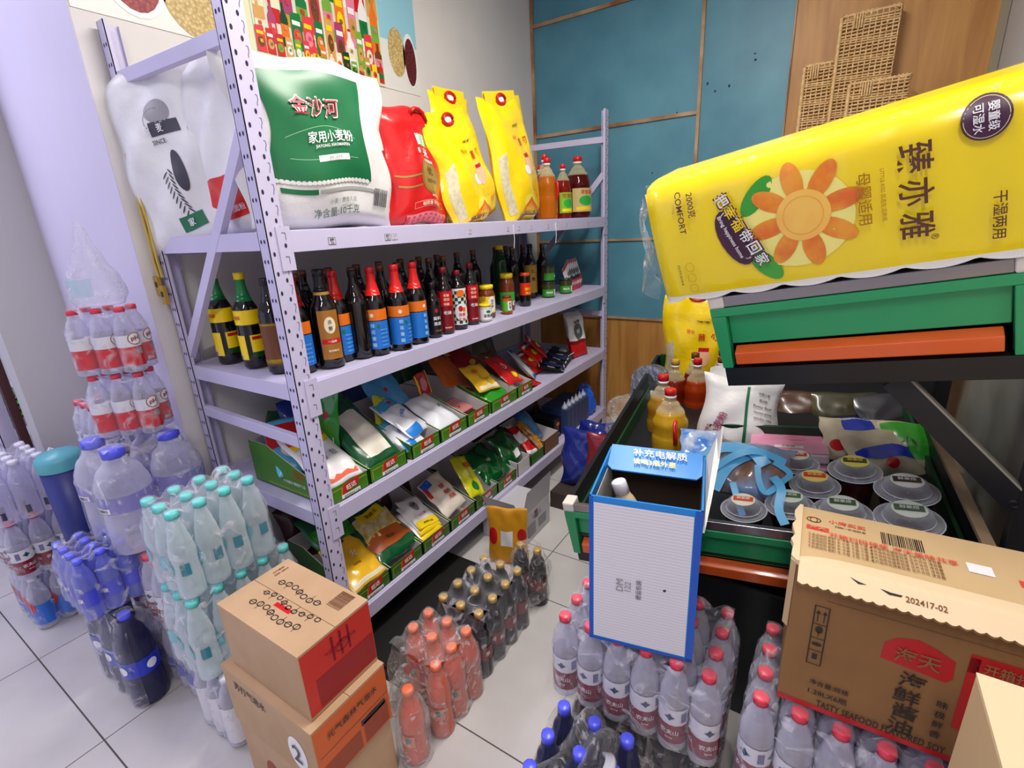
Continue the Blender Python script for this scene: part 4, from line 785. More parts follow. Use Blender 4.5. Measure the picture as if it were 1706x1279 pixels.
def film_over(nx, ny, px, py, r, h, parent, mat=FILM, sag=.030, z0=.002, name='shrink_film', jitter=.004, topr=.42):
    """one heat-shrunk sheet: scalloped sides, and a top that tents over the caps"""
    X0, X1 = -(nx-1)*px/2, (nx-1)*px/2; Y0, Y1 = -(ny-1)*py/2, (ny-1)*py/2; R = r+.0025; rnd = random.Random(nx*17+ny)
    cent = [(X0+i*px, Y0+j*py) for i in range(nx) for j in range(ny)]
    def top(x, y):
        dd = min(math.hypot(x-cx, y-cy) for cx, cy in cent); q = max(0, dd-r*topr); return h+.003-sag*(1-math.exp(-(q/(r*.55))**2))
    # outline
    out = []
    def arc(cx, cy, a0, a1, n):
        for k in range(n): a = a0+(a1-a0)*k/n; out.append((cx+R*math.cos(a), cy+R*math.sin(a), cx, cy))
    for i in range(nx): arc(X0+i*px, Y0, -PI*.75 if i else -PI, -PI*.25 if i < nx-1 else -PI*.0, 5)
    for j in range(1, ny): arc(X1, Y0+j*py, -PI*.25, PI*.25 if j < ny-1 else PI*.5, 5)
    for i in range(nx-2, -1, -1): arc(X0+i*px, Y1, PI*.25, PI*.75 if i else PI, 5)
    for j in range(ny-2, 0, -1): arc(X0, Y0+j*py, PI*.75, PI*1.25, 5)
    N = len(out); mb = MB(); vs = []; levels = [(0.0, .90), (.02, 1.0), (.25, 1.0), (.45, .97), (.62, .99), (.72, .90), (.82, .62), (.93, .40)]
    for fz, fr in levels:
        for (x, y, cx, cy) in out:
            z = z0+fz*(h-z0) ; k = fr+rnd.uniform(-jitter, jitter)*4; vs.append((cx+(x-cx)*k, cy+(y-cy)*k, z))
    fs = [(l*N+i, l*N+(i+1) % N, (l+1)*N+(i+1) % N, (l+1)*N+i) for l in range(len(levels)-1) for i in range(N)]
    mb.add(vs, fs, mat, True)
    gx, gy = nx*5, ny*5; ox = (X1-X0)/2+r*.42; oy = (Y1-Y0)/2+r*.42
    mb.grid(lambda u, v: (-ox+2*ox*u, -oy+2*oy*v, top(-ox+2*ox*u, -oy+2*oy*v)), gx, gy, mat)
    return mb.build(name, parent)
def pack(label, loc, nx, ny, px, py, proto, r, h, rz=0, group=None, name='water_bottle_pack', film=FILM, first=False, skip=(), spin=0, tilt=(0, 0), sag=.03, ymix=None):
    t = thing(name, label, 'bottle pack', loc, (tilt[0], tilt[1], rz), group)
    rnd = random.Random(int(loc[0]*1000)); n = 0
    for i in range(nx):
        for j in range(ny):
            if (i, j) in skip: continue
            pr = proto
            if first and n == 0: b = pr
            else: b = copy_tree(pr)
            b.parent = t; b.location = ((i-(nx-1)/2)*px, (j-(ny-1)/2)*py, 0); b.rotation_euler = (0, 0, spin+rnd.uniform(-.5, .5)); n += 1
    if film: film_over(nx, ny, px, py, r, h, t, film, sag=sag)
    return t
REDCAP = M('red_cap', (226, 60, 84), .35); BLUECAP = M('blue_cap', (84, 92, 236), .3); TEALCAP = M('teal_cap', (96, 210, 206), .35); WCAP = M('white_cap', (226, 224, 236), .35)
GOLDCAP = M('gold_cap', (206, 166, 84), .35, .2); ORCAP = M('orange_cap', (238, 116, 74), .35)
LABRED = M('label_red', (132, 10, 40), .35); LABWH = M('label_white', (222, 220, 228), .4)
def lab_red(d, r, h):
    d.rect(-r*2.8, h*.11, r*2.8, h*.34, LABRED, 14); d.rect(-r*2.8, h*.34, r*2.8, h*.53, LABWH, 14); d.rect(-r*2.8, h*.53, r*2.8, h*.536, NAVY, 14); d.l += .0004
    for a in (-1.7, .0, 1.7):
        d.poly([(a*r+x*r, h*.435+y*r) for x, y in ((-.35, 0), (-.12, .14), (0, .34), (.14, .12), (.35, 0), (.12, -.14), (0, -.28), (-.14, -.12))], col((30, 66, 96)))
        d.text('农夫山', a*r, h*.255, r*.42, WHT, maxw=r*1.2); d.text('Spring', a*r, h*.185, r*.18, WHT)
    d.rect(r*.75, h*.38, r*1.15, h*.49, col((110, 110, 150)), 2)
wr_ = make_bottle(.235, .0335, PET, REDCAP, lab_red)
GF = 'packs of red capped water below the cartons'
pack('pack of red-capped water bottles under the blue display carton', (1.550, .220, .243), 6, 4, .068, .068, wr_, .0335, .235, group=None, first=True)
pack('pack of red-capped water bottles under the brown soy sauce carton', (1.990, .218, .243), 6, 4, .068, .068, wr_, .0335, .235)
# pallet packs below them: dark cola bottles
COLAL = M('cola_liquid', (22, 8, 10), .1); COLAP = thin('cola_pet', (34, 20, 24), .45, .08, tint=(110, 80, 80))
def lab_cola(d, r, h): d.rect(-r*3, h*.30, r*3, h*.50, M('label_cola', (130, 16, 30), .35), 12); d.l += .0004; [d.text('乐', a*r, h*.40, r*.5, WHT) for a in (-1.5, 0, 1.5)]
ck = make_bottle(.24, .034, COLAP, GOLDCAP, lab_cola, rib=False, liquid=COLAL)
pack('pack of gold-capped dark cola bottles on the floor by the rack', (.945, .335, 0), 3, 4, .073, .077, ck, .034, .24, first=True, name='cola_pack', film=FILM)
def lab_pep(d, r, h): d.rect(-r*3, h*.36, r*3, h*.54, M('label_blue', (24, 50, 190), .3), 12); d.l += .0004; [d.disc(a*r, h*.45, r*.3, r*.3, WHT) for a in (-1.6, 0, 1.6)]
PEPL = M('pepsi_liquid', (14, 10, 22), .1); PEPP = thin('pepsi_pet', (70, 74, 120), .30, .08, tint=(120, 124, 170))
pk = make_bottle(.30, .038, PEPP, BLUECAP, lab_pep, rib=False, liquid=PEPL, cap_r=.40)
pack('cola bottles pack with dark blue caps on the floor, hidden below the red-capped water', (1.565, .24, 0), 5, 4, .072, .072, ck, .034, .24, name='cola_pack', film=FILMD)
pack('dark cola pack on the floor below the soy sauce carton side', (2.0, .235, 0), 5, 4, .072, .072, ck, .034, .24, name='cola_pack', film=FILMD)
# loose film bag of large blue-capped bottles in the foreground
t = pack('loose pack of large blue-capped cola bottles at the bottom edge, before the red-capped water', (1.502, -.062, .012), 3, 3, .078, .080, pk, .038, .30, first=True, name='cola_pack', film=None, skip=())
mb = MB(); rnd = random.Random(4)
def tent(u, v):
    x = -.11+.22*u; y = -.16+.32*v; e = max(abs(u-.5), abs(v-.5))*2
    return (x*(1.0+.1*math.sin(9*v)), y, .27*(1-max(0, e-.55)**1.6*1.3)+.03*math.sin(8*u+5*v)+.015*math.sin(19*u-7*v))
mb.grid(tent, 26, 30, FILMD)
for sx in (-1, 1): mb.grid(lambda u, v: (sx*(.105+.010*math.sin(7*u+9*v)), -.15+.30*u, .03+.22*v), 14, 12, FILMD)
mb.build('loose_film', t)
mb = MB(); hp = []
for i in range(13):
    q = i/12; hp.append((.045+.03*math.sin(PI*q), -.11+.14*q, .285+.065*math.sin(PI*q)))
for k in range(3): mb.tube([(x+.006*k, y, z+.003*k) for x, y, z in hp], .006, thin('film_strap', (225, 225, 235), .45, .1), 5)
mb.build('film_handle', t)
# orange drink pack and a single bottle
def lab_or(d, r, h): d.rect(-r*.7, h*.30, r*.7, h*.46, col((216, 130, 100), .35), 8); d.l += .0004; d.disc(r*.2, h*.40, r*.22, r*.3, col((60, 110, 120))); d.text('橙', -r*.2, h*.38, r*.5, col((250, 220, 190)))
ORL = M('orange_liquid', (222, 92, 58), .2); ORP = thin('orange_pet', (240, 150, 120), .25, .08, tint=(250, 200, 180))
orb = make_bottle(.245, .036, ORP, ORCAP, lab_or, rib=False, liquid=ORL)
t = pack('pack of orange drink bottles with orange caps in loose clear film beside the rack', (.955, .068, 0), 3, 3, .076, .070, orb, .036, .245, first=True, name='orange_drink_pack', film=FILMD, skip=((0, 0), (1, 0)))
b = copy_tree(orb); 
s1 = thing('orange_drink_bottle', 'single orange drink bottle in clear film, nearest of the orange ones', 'bottle', (1.018, -.10, 0)); b.parent = s1; b.location = (0, 0, 0)
mb = MB(); mb.lathe(prof_smooth([(.044, .002), (.048, .05), (.046, .13), (.036, .19), (.020, .225), (.018, .252)], 3), FILMD, 20, fn=lambda rr, z, a: rr*(1+.07*math.sin(3*a+z*30)), capt=False); mb.build('loose_film', s1)
mb = MB(); mb.grid(lambda u, v: (.865+.10*u-.0*v, -.10+.15*v+.02*math.sin(7*u), .015+.16*math.sin(PI*(.15+.8*v))*(.6+.4*math.sin(PI*u))+.012*math.sin(15*u+6*v)), 18, 18, FILMD); mb.grid(lambda u, v: (.862+.01*math.sin(12*v), -.10+.15*u, .004+.10*v), 10, 10, FILMD)
mb.add([(.90, -.015, .165), (.935, -.01, .20), (.965, .01, .21), (.97, .012, .19), (.938, -.005, .18), (.925, -.012, .15)], [(0, 1, 4, 5), (1, 2, 3, 4)], M('red_print_film', (190, 30, 30), .3))
tag(mb.build('crumpled_film'), 'crumpled clear film with a red printed mark beside the single orange bottle', 'plastic film')
# clear crumpled bag beyond the cola pack
t = pack('pack of gold-capped bottles in crumpled clear wrap behind the cola pack', (.985, .585, 0), 2, 1, .075, .07, ck, .034, .24, name='cola_pack', film=None)
mb = MB(); mb.lathe(prof_smooth([(.060, .002), (.075, .06), (.078, .14), (.062, .21), (.030, .25)], 4), FILMD, 26, fn=lambda rr, z, a: rr*(1+.10*math.sin(3*a+z*40)+.05*math.sin(7*a-z*60))); mb.build('loose_film', t)
# ------- stacks at the left end of the rack
def lab_teal(d, r, h):
    d.disc(0, h*.36, r*.55, h*.09, col((90, 190, 200), .35)); d.disc(-r*2.2, h*.36, r*.5, h*.08, col((40, 150, 170), .35)); d.rect(r*1.2, h*.30, r*1.9, h*.44, col((30, 120, 140), .35), 5); d.rect(-r*1.5, h*.34, -r*1.0, h*.40, col((120, 200, 210)), 4)
tb = make_bottle(.245, .0325, PETB, TEALCAP, lab_teal, cap_r=.48, taper=.64)
GT = 'packs of teal capped water'
pack('top pack of teal-capped water, uppermost beside the brown cartons', (.444, -.232, .515), 3, 4, .066, .066, tb, .0325, .245, first=True, group=GT)
pack('second teal-capped water pack, right below the uppermost one', (.455, -.215, .262), 3, 5, .066, .066, tb, .0325, .245, group=GT)
def lab_milk(d, r, h): d.rect(-r*3, h*.08, r*3, h*.62, M('milk_label', (226, 222, 226), .4), 12)
mk = make_bottle(.235, .033, PET, WCAP, lab_milk)
pack('lowest pack of water in the teal stack, white-labelled bottles on the floor', (.470, -.195, .005), 3, 5, .067, .067, mk, .033, .235, first=True)
pack('red-labelled water pack between the teal stack and the big blue-capped bottles', (.165, -.235, .243), 6, 3, .066, .066, wr_, .0335, .235)
def lab_lb(d, r, h): d.rect(-r*2.6, h*.22, r*2.6, h*.40, M('label_lilac', (96, 96, 190), .4), 12)
lbb = make_bottle(.235, .0335, PET, BLUECAP, lab_lb)
pack('lowest water pack under the red-labelled one, lilac labels', (.165, -.235, .005), 6, 3, .066, .066, lbb, .0335, .235, first=True)
# four big 4.5-litre bottles
def lab_big(d, r, h): d.rect(-r*2.9, h*.44, r*2.9, h*.60, thin('label_clearblue', (150, 146, 214), .45, .2, tint=(210, 210, 240)), 14); d.l += .0004; d.rect(-r*.3, h*.45, r*.5, h*.50, WHT, 5); d.bars(r*.1, h*.475, r*.6, h*.03, BLACK, 9); d.bars(-r*1.6, h*.475, r*.6, h*.03, BLACK, 9)
big = make_bottle(.335, .074, PET, BLUECAP, lab_big, taper=.80, waist=.06, cap_r=.42, cap_h=.085)
pack('four large blue-capped water jugs in one film wrap, atop the left stack', (-.010, -.208, .487), 2, 2, .153, .153, big, .074, .335, first=True, sag=.06)
# small blue pack on two pepsi-like bottles
sb = make_bottle(.20, .027, thin('blue_pet', (120, 130, 230), .42, .1, tint=(180, 190, 250)), BLUECAP, lambda d, r, h: (d.rect(-r*2.9, h*.25, r*2.9, h*.5, M('label_deepblue', (60, 66, 200), .35), 10), d.__setattr__('l', d.l+.0004), d.text('怡泉', 0, h*.37, r*.6, WHT)), cap_r=.46)
pack('small blue-tinted bottle pack standing on large dark cola bottles', (-.005, -.392, .335), 4, 3, .055, .055, sb, .027, .20, first=True, name='small_bottle_pack')
p2 = make_bottle(.33, .052, PEPP, BLUECAP, lab_pep, rib=False, liquid=PEPL, cap_r=.32)
pack('large dark cola bottles with blue labels on the floor below the small blue pack', (.020, -.400, 0), 3, 1, .108, .10, p2, .052, .33, first=True, name='cola_pack')
# tall stack against the pillar
def lab_ph(d, r, h):
    d.rect(-r*2.9, h*.10, r*2.9, h*.40, col((206, 20, 34), .3), 14); d.rect(-r*2.9, h*.40, r*2.9, h*.58, LABWH, 14); d.l += .0006; d.disc(r*.4, h*.52, r*.62, r*.62, WHT, n=24); d.l += .0004; d.ring(r*.4, h*.52, r*.6, r*.6, r*.07, LABRED); d.text('pH', r*.4, h*.52, r*.55, LABRED, bold=.014); d.rect(r*.3, h*.28, r*.8, h*.38, GREY, 2)
ph = make_bottle(.198, .031, PET, REDCAP, lab_ph, cap_r=.46)
GPH = 'red-capped pH water packs near the pillar'
for k, nm in enumerate(('lower one, resting on the big jugs', 'upper one, under the clear bag')):
    pack('red-capped pH water pack near the pillar, '+nm, (-.020+.0*k, -.178, .826+.202*k), 3, 2, .063, .063, ph, .031, .198, first=(k == 0), group=GPH, spin=.9, rz=.75)
# clear bag of empties on top
t = thing('clear_plastic_bag', 'faint clear plastic bag with teal print on top of the pH water stack', 'bag', (-.02, -.175, 1.2325))
mb = MB(); mb.lathe(prof_smooth([(.062, 0), (.072, .03), (.060, .08), (.038, .13), (.018, .19), (.008, .24)], 4), thin('bag_film', (225, 225, 240), .14, .15, bump=.6, bscale=20, streak=.3), 28, fn=lambda rr, z, a: rr*(1+.08*math.sin(4*a+z*20)+.05*math.sin(9*a)), capt=False); mb.build('bag_film', t)
d = Decal(cyl(.066, 0, -PI/2+.6), .004); d.rect(-.035, .03, .035, .08, thin('teal_print', (150, 206, 214), .35, .3), 8); d.build('teal_print', t)
# small red-capped pack beyond, trash bin with teal lid, white pack stack at far left
pack('small far pack of red-capped water between the bin and the pH stack', (-.40, -.150, .62), 4, 2, .066, .066, wr_, .0335, .235)
t = thing('storage_box', 'plain pale box holding up the small far water pack', 'box', (-.40, -.150, 0)); mb = MB(); mb.box(-.13, -.08, 0, .13, .08, .615, M('pale_box', (200, 198, 206), .7)); mb.build('carton_body', t)
t = thing('waste_bin', 'dark blue round bin with teal lid behind the small blue pack', 'bin', (-.37, -.315, .09))
mb = MB(); mb.lathe([(.055, -.09), (.060, .30), (.064, .60)], M('bin_blue', (40, 48, 120), .4), 26); mb.build('bin_body', t)
mb = MB(); mb.lathe([(.067, .58), (.069, .615), (.056, .635), (.0, .645)], M('bin_teal', (90, 170, 180), .4), 26, capt=False, capb=False); mb.build('bin_lid', t)
mb = MB(); mb.tube([(-.07, -.03, .60), (-.074, 0, .63), (-.07, .03, .60), (-.071, .03, .56), (-.071, -.03, .56)], .010, WHT, 6, closed=True); mb.build('lid_hinge', t)
wb = make_bottle(.225, .034, PET, WCAP, lambda d, r, h: (d.rect(-r*.5, h*.15, -r*.1, h*.3, GREY, 2), d.rect(r*1.0, h*.12, r*1.4, h*.25, NAVY, 2)))
GW = 'bottle packs in the far left floor stack'
pack('cloudy white bottle pack on top of the far left floor stack', (-.69, -.395, .455), 4, 3, .068, .068, wb, .034, .225, first=True)
pack('red-labelled water pack in the middle of the far left floor stack', (-.69, -.395, .228), 4, 3, .068, .068, wr_, .0335, .225)
bw = make_bottle(.22, .034, PET, WCAP, lambda d, r, h: (d.rect(-r*2.8, h*.1, r*2.8, h*.5, col((40, 110, 210), .35), 12), d.__setattr__('l', d.l+.0004), d.disc(0, h*.45, r*.7, h*.12, RED)))
pack('blue-labelled pack at the bottom of the far left floor stack', (-.69, -.395, .004), 4, 3, .068, .068, bw, .034, .22, first=True)
# second rack at the far left edge
r2 = thing('storage_rack', 'second lavender rack at the left edge of the room with green packets', 'rack', (-1.10, -.33, 0))
mb = MB(); mb.box(.0, -.0, 0, .045, .003, 1.08, LAV); mb.box(.042, 0, 0, .045, .05, 1.08, LAV)
for k in range(20):
    for xx in (.012, .032): mb.add([(xx+.004*math.cos(i*PI/4), -.0006, .06+.05*k+.005*math.sin(i*PI/4)) for i in range(8)], [tuple(range(8))], HOLE)
mb.build('post', r2)
for z in (.70, .38, .12):
    mb = MB(); mb.box(-.9, .0, z-.04, .0, .30, z, LAVD); mb.build('shelf_deck', r2)
for i in range(4): packet('green packet lying on the far left rack shelf, %s' % ['lowest', 'second up', 'third up', 'uppermost'][i], .20, .14, .025, [M('green_foil', None), M('green_wrap', None)][i % 2], (-1.19-.02*i, -.30, .702+.022*i), 1.40, rz=.05*i, seed=130+i, group='green packets on the far left rack')
t = thing('wooden_board', 'dark brown board standing between the far left rack and the grey wall', 'board', (-.985, -.29, 0)); mb = MB(); mb.box(0, 0, 0, .03, .03, 1.25, M('dark_brown_wood', (74, 34, 32), .5)); mb.build('plank', t)

# ================================================================== CARTONS BY THE RACK END
def carton(label, x0, y0, z0, x1, y1, z1, mats, name='carton', rz=0, lid=True):
    """mats: body, top; origin at the base centre"""
    t = thing(name, label, 'carton', ((x0+x1)/2, (y0+y1)/2, z0), (0, 0, rz)); a, b, h = (x1-x0)/2, (y1-y0)/2, z1-z0
    mb = MB(); mb.box(-a, -b, 0, a, b, h-.002, mats[0]); mb.build('carton_body', t, .003)
    if lid:
        mb = MB(); mb.box(-a, -b, h-.002, a, -.0008, h+.001, mats[1]); mb.box(-a, .0008, h-.002, a, b, h+.001, mats[1]); mb.build('top_flaps', t)
    return t, a, b, h
REDC = M('carton_red', (196, 40, 22), .45, coat=.15); ORC = M('carton_orange', (206, 92, 30), .5)
t, a, b, h = carton('top carton with black line drawing on its lid and red printed side', .665, -.345, .372, .985, -.150, .555, (CARDL, CARDL))
d = Decal(flat((a, 0, 0), (0, 1, 0), (0, 0, 1), (1, 0, 0)), .0008); d.rect(-b*.98, .010, b*.98, h-.004, REDC, 2); d.up(); d.rect(-b*.70, .014, b*.95, h*.50, M('carton_dkred', (150, 22, 22), .45), 2); d.ring(b*.1, h*.7, .02, .014, .002, DKRED)
for i in range(7): d.rect(-b*.3+i*.011, h*.56, -b*.3+i*.011+.006, h*.92, DKRED, 1) if i % 2 else d.text('气泡', -b*.3+i*.011, h*.74, .010, DKRED)
d.build('side_print', t)
d = Decal(flat((0, 0, h+.001), (0, 1, 0), (-1, 0, 0), (0, 0, 1)), .0006); INK2 = M('line_ink', (52, 40, 34), .6)
for row, (aa, n_, sc_) in enumerate(((-.048, 8, 1), (-.012, 9, .85), (.03, 7, 1))):
    for i in range(n_):
        bx_ = .085-.024*i; d.ring(aa+.006*math.sin(i), bx_, .0085*sc_, .0105*sc_, .0030, INK2, 14); 
        if i % 2: d.rect(aa-.012, bx_-.001, aa+.012, bx_+.0004, INK2, 1)
        if i % 3 == 0: d.rect(aa-.001, bx_-.014, aa+.0006, bx_+.014, INK2, 1)
d.rect(-.03, -.03, -.018, .03, RED, 2); d.bars(.062, -.105, .05, .045, BRN, 16); d.text('饮料 280ml', .055, .125, .008, BRN); d.text('元气森林', .055, .138, .008, BRN); d.build('lid_print', t)
t, a, b, h = carton('middle brown carton with orange side reading drink names, between two others', .640, -.365, .188, 1.005, -.150, .370, (CARDL, CARDL))
d = Decal(flat((a, 0, 0), (0, 1, 0), (0, 0, 1), (1, 0, 0)), .0008); d.rect(-b*.98, .006, b*.98, h-.004, ORC, 2); d.up(); d.rect(-b*.9, h*.52, b*.95, h*.53, BRN, 2); d.rect(b*.2, h*.06, b*.9, h*.42, M('carton_dkorange', (150, 60, 24), .5), 2); d.rect(-b*.85, h*.06, b*.1, h*.36, M('carton_dkorange', None), 2)
d.text('元气森林气泡水', 0, h*.76, .020, BLACK, maxw=b*1.7); d.text('100%', b*.5, h*.44, .010, BLACK); d.rect(b*.15, h*.38, b*.85, h*.47, BLACK, 2); d.build('side_print', t)
d = Decal(flat((0, -b, 0), (1, 0, 0), (0, 0, 1), (0, -1, 0)), .0008); d.text('苏打气泡水', -a*.35, h*.8, .026, INK2, maxw=a*1.0); d.disc(a*.6, h*.42, .035, .05, WHT); d.up(); d.text('2', a*.6, h*.42, .05, BLACK); d.build('end_print', t)
t, a, b, h = carton('lowest brown carton of the three, on the floor', .650, -.362, .003, 1.000, -.155, .186, (CARDL, CARDL))
d = Decal(flat((0, -b, 0), (1, 0, 0), (0, 0, 1), (0, -1, 0)), .0008); d.disc(-a*.3, h*.4, .03, .04, M('carton_dkorange', None)); d.build('end_print', t)
# grey-white box, snack bags and yellow pouch under the far end of the rack
t, a, b, h = carton('grey-white printed box with raised flaps under the far part of the rack', .575, .835, .002, .800, 1.085, .155, (M('grey_card', (196, 194, 202), .6), M('grey_card', None)), name='printed_box', lid=False)
mb = MB(); GC = M('grey_card', None)
mb.bar((a, -b, h), (a, -b, h), .001, .001, GC) if False else None
mb.add([(a, -b, h), (a, b, h), (a+.012, b, h+.125), (a+.012, -b+.03, h+.115)], [(0, 1, 2, 3)], GC); mb.add([(-a, -b, h), (a, -b, h), (a-.02, -b-.03, h+.08), (-a+.02, -b-.03, h+.08)], [(0, 1, 2, 3)], GC)
mb.build('open_flaps', t)
d = Decal(flat((a, 0, 0), (0, 1, 0), (0, 0, 1), (1, 0, 0)), .0008); d.text('牛奶饮品', .0, .11, .020, GREY); d.rect(-b*.7, .02, -b*.1, .085, GREY, 2); d.rect(b*.1, .03, b*.7, .08, GREY, 2); d.rect(-.02, .095, .01, .135, DKRED, 2); d.build('side_print', t)
d = Decal(flat((0, -b, 0), (1, 0, 0), (0, 0, 1), (0, -1, 0)), .0008); d.bars(a*.3, .035, .07, .035, BLACK, 14); d.rect(-a*.2, .09, a*.5, .12, BLACK, 2); d.text('PURE FOOD', a*.1, .065, .012, BLACK); d.build('end_print', t)
def C1(d, w, h): d.rect(-.03, h*.35, .025, h*.62, WHT, 4); d.up(); [d.rect(-.026+.009*(i % 5)+.0, h*.36+.012*(i//5), -.026+.009*(i % 5)+.006, h*.36+.012*(i//5)+.008, BLACK, 1) for i in (0, 2, 3, 6, 8, 9, 10, 13, 16, 17, 19, 20, 22)] if False else None; d.disc(.065, h*.55, .02, .03, RED); d.disc(-.065, h*.5, .02, .04, RED)
packet('mustard yellow pouch with red marks, standing on the floor by the cola pack', .17, .27, .03, M('mustard', (214, 150, 30), .35), (.80, .715, .001), .05, seed=140, art=lambda d, w, h: (d.rect(-.03, h*.35, .025, h*.62, WHT, 4), d.disc(.065, h*.55, .02, .03, RED), d.disc(-.065, h*.5, .02, .04, RED)), rz=.35)
def C2(d, w, h): d.text('小肉', .0, h*.62, .04, WHT, rot=.3); d.disc(0, h*.40, .03, .02, YEL); d.rect(-w*.45, h*.2, w*.45, h*.24, ORG, 6)
packet('dark red snack bag with white writing, behind the rack tier corner', .24, .30, .08, M('snack_red', (130, 16, 36), .25, coat=.4), (1.02, 1.32, .10), .15, seed=141, art=C2, rz=.3)
for i in range(2): packet('dark blue snack bag on the floor past the grey box, %s' % ['front', 'rear'][i], .24, .30, .09, M('snack_blue', (24, 40, 130), .22, coat=.5), (.87+.03*i, 1.33+.12*i, .09), .2, seed=142+i, rz=.2, group='dark blue snack bags on the floor', wr=2.4)
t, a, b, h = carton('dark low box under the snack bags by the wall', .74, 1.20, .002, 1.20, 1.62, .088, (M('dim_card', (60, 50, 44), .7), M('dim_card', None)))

# ================================================================== TIERED DISPLAY STAND ON THE RIGHT
def frame(ex, ezhint=(0, 0, 1)):
    ex = Vector(ex).normalized(); ez = Vector(ezhint); ez = (ez-ex*ez.dot(ex)).normalized(); ey = ez.cross(ex)
    return ex, ey, ez
def fmat(o, F): ex, ey, ez = F; return Matrix(((ex.x, ey.x, ez.x, o[0]), (ex.y, ey.y, ez.y, o[1]), (ex.z, ey.z, ez.z, o[2]), (0, 0, 0, 1)))
FU = frame((.98, -.084, .182), (-.195, -.189, .962)); AU = Vector((1.626, .5, 1.214))
FLo = frame((.991, .076, .108), (-.10, -.12, .98)); AL = Vector((1.262, .425, .588))
GF1 = M('stand_green', (34, 156, 96), .35, coat=.2); ORG1 = M('stand_orange', (226, 96, 36), .3, coat=.4); CHR = M('stand_chrome', (150, 146, 150), .22, .9); IVO = M('stand_ivory', (226, 218, 206), .45)
stand = thing('display_stand', 'tiered produce stand with green fascias, orange bumper rails and black frame at the right', 'display stand')
def fascia(o, F, W, parent_name):
    mt = fmat(o, F)
    mb = MB(); mb.box(-.006, -.004, -.026, W+.006, .010, 0, CHR); mb.xf(mt); top = mb.build('price_rail', stand, .0015)
    mb = MB()
    mb.prism([(-.041, -.028), (W+.041, -.028), (W+.041, -.050), (-.041, -.050)], -.006, .020, GF1, ax=1)
    mb.prism([(-.041, -.050), (-.007, -.050), (-.010, -.187), (-.034, -.187)], -.006, .024, GF1, ax=1)
    mb.prism([(W+.007, -.050), (W+.041, -.050), (W+.034, -.187), (W+.010, -.187)], -.006, .024, GF1, ax=1)
    mb.box(-.007, .012, -.128, W+.007, .020, -.050, GF1); mb.xf(mt); mb.build('green_fascia', stand, .002)
    for x0, x1 in ((-.042, -.006), (W+.006, W+.042)):
        mb = MB(); mb.box(x0, -.008, -.028, x1, .040, .003, IVO); mb.xf(mt); mb.build('corner_cap', stand, .005)
    mb = MB(); mb.prism([(.016, -.134), (-.010, -.146), (-.010, -.176), (.016, -.187)], 0, W-.004, ORG1, ax=0)
    mb.xf(mt); mb.build('bumper_rail', stand, .002)
fascia(AU, FU, .478, 'upper'); fascia(AL, FLo, .575, 'lower'); fascia(AL+FLo[0]*.66, FLo, .24, 'lower')
mb = MB(); mb.box(-.032, .0, -.240, .53, .018, -.190, BLK); mb.box(-.02, .018, -.215, .52, .50, -.205, BLK); mb.box(-.02, .02, -.20, -.012, .50, -.03, BLK); mb.box(.506, .02, -.20, .514, .50, -.03, BLK); mb.box(-.02, .49, -.20, .52, .50, -.03, BLK)
mb.box(-.02, .02, -.012, .52, .50, -.004, BLK); mb.xf(fmat(AU, FU)); mb.build('upper_tray', stand)
DGM = M('bin_green', (14, 62, 34), .5)
mb = MB(); Dd = 1.28; Wd = .93
mb.box(-.03, .012, -.125, Wd, Dd, -.115, BLK); mb.box(-.035, .022, -.24, -.020, Dd, .0, BLK); mb.box(Wd, .022, -.24, Wd+.012, Dd, .0, BLK); mb.box(-.03, Dd-.012, -.24, Wd, Dd, .0, BLK); mb.box(-.02, .022, -.24, Wd, .032, -.13, BLK)
mb.box(-.0195, .03, -.114, -.012, Dd-.014, -.06, DGM); mb.box(Wd-.012, .03, -.114, Wd-.002, Dd-.014, -.07, DGM); mb.box(-.01, Dd-.03, -.114, Wd-.01, Dd-.014, .01, DGM); mb.box(.3, .62, -.114, Wd-.02, .632, -.04, DGM)
mb.xf(fmat(AL, FLo)); mb.build('lower_bin', stand)
mb = MB(); mb.box(Wd-.004, .02, -.004, Wd+.018, Dd, .008, M('rail_wood', (150, 128, 100), .6)); mb.xf(fmat(AL, FLo)); mb.build('side_rail', stand)
for x, y, z in ((2.235, .545, 1.30), (1.31, .52, .36), (1.45, 1.62, .36), (2.235, 1.62, 1.25)):
    mb = MB(); mb.box(x-.022, y-.015, 0, x+.022, y+.022, z, BLK); mb.build('upright', stand, .002)
mb = MB(); mb.bar((2.215, .545, .800), (1.975, .560, 1.034), .026, .046, BLK); mb.bar((2.232, .545, .818), (1.992, .560, 1.052), .030, .004, M('worn_edge', (150, 146, 130), .5)); mb.build('bracket', stand)
mb = MB(); mb.tube([(2.205, .525, .806), (2.205, .518, .806)], .007, CHR, 10); mb.build('bolt', stand)
mb = MB(); mb.box(1.46, .475, .0, 2.20, .485, .44, BLK); mb.build('shade_panel', stand)  # black panel added to keep the space under the stand dark
mb = MB(); mb.box(1.50, 1.66, .30, 2.25, 1.675, 1.28, M('stand_back', (34, 34, 36), .6)); mb.build('back_panel', stand)
mb = MB(); mb.box(2.300, .50, .10, 2.315, 1.9, 1.55, M('steel_sheet', (146, 150, 146), .45, .1, rgb2=(112, 114, 108), nscale=3)); tag(mb.build('steel_sheet'), 'dull grey steel sheet leaning on the right wall behind the stand post', 'metal sheet')

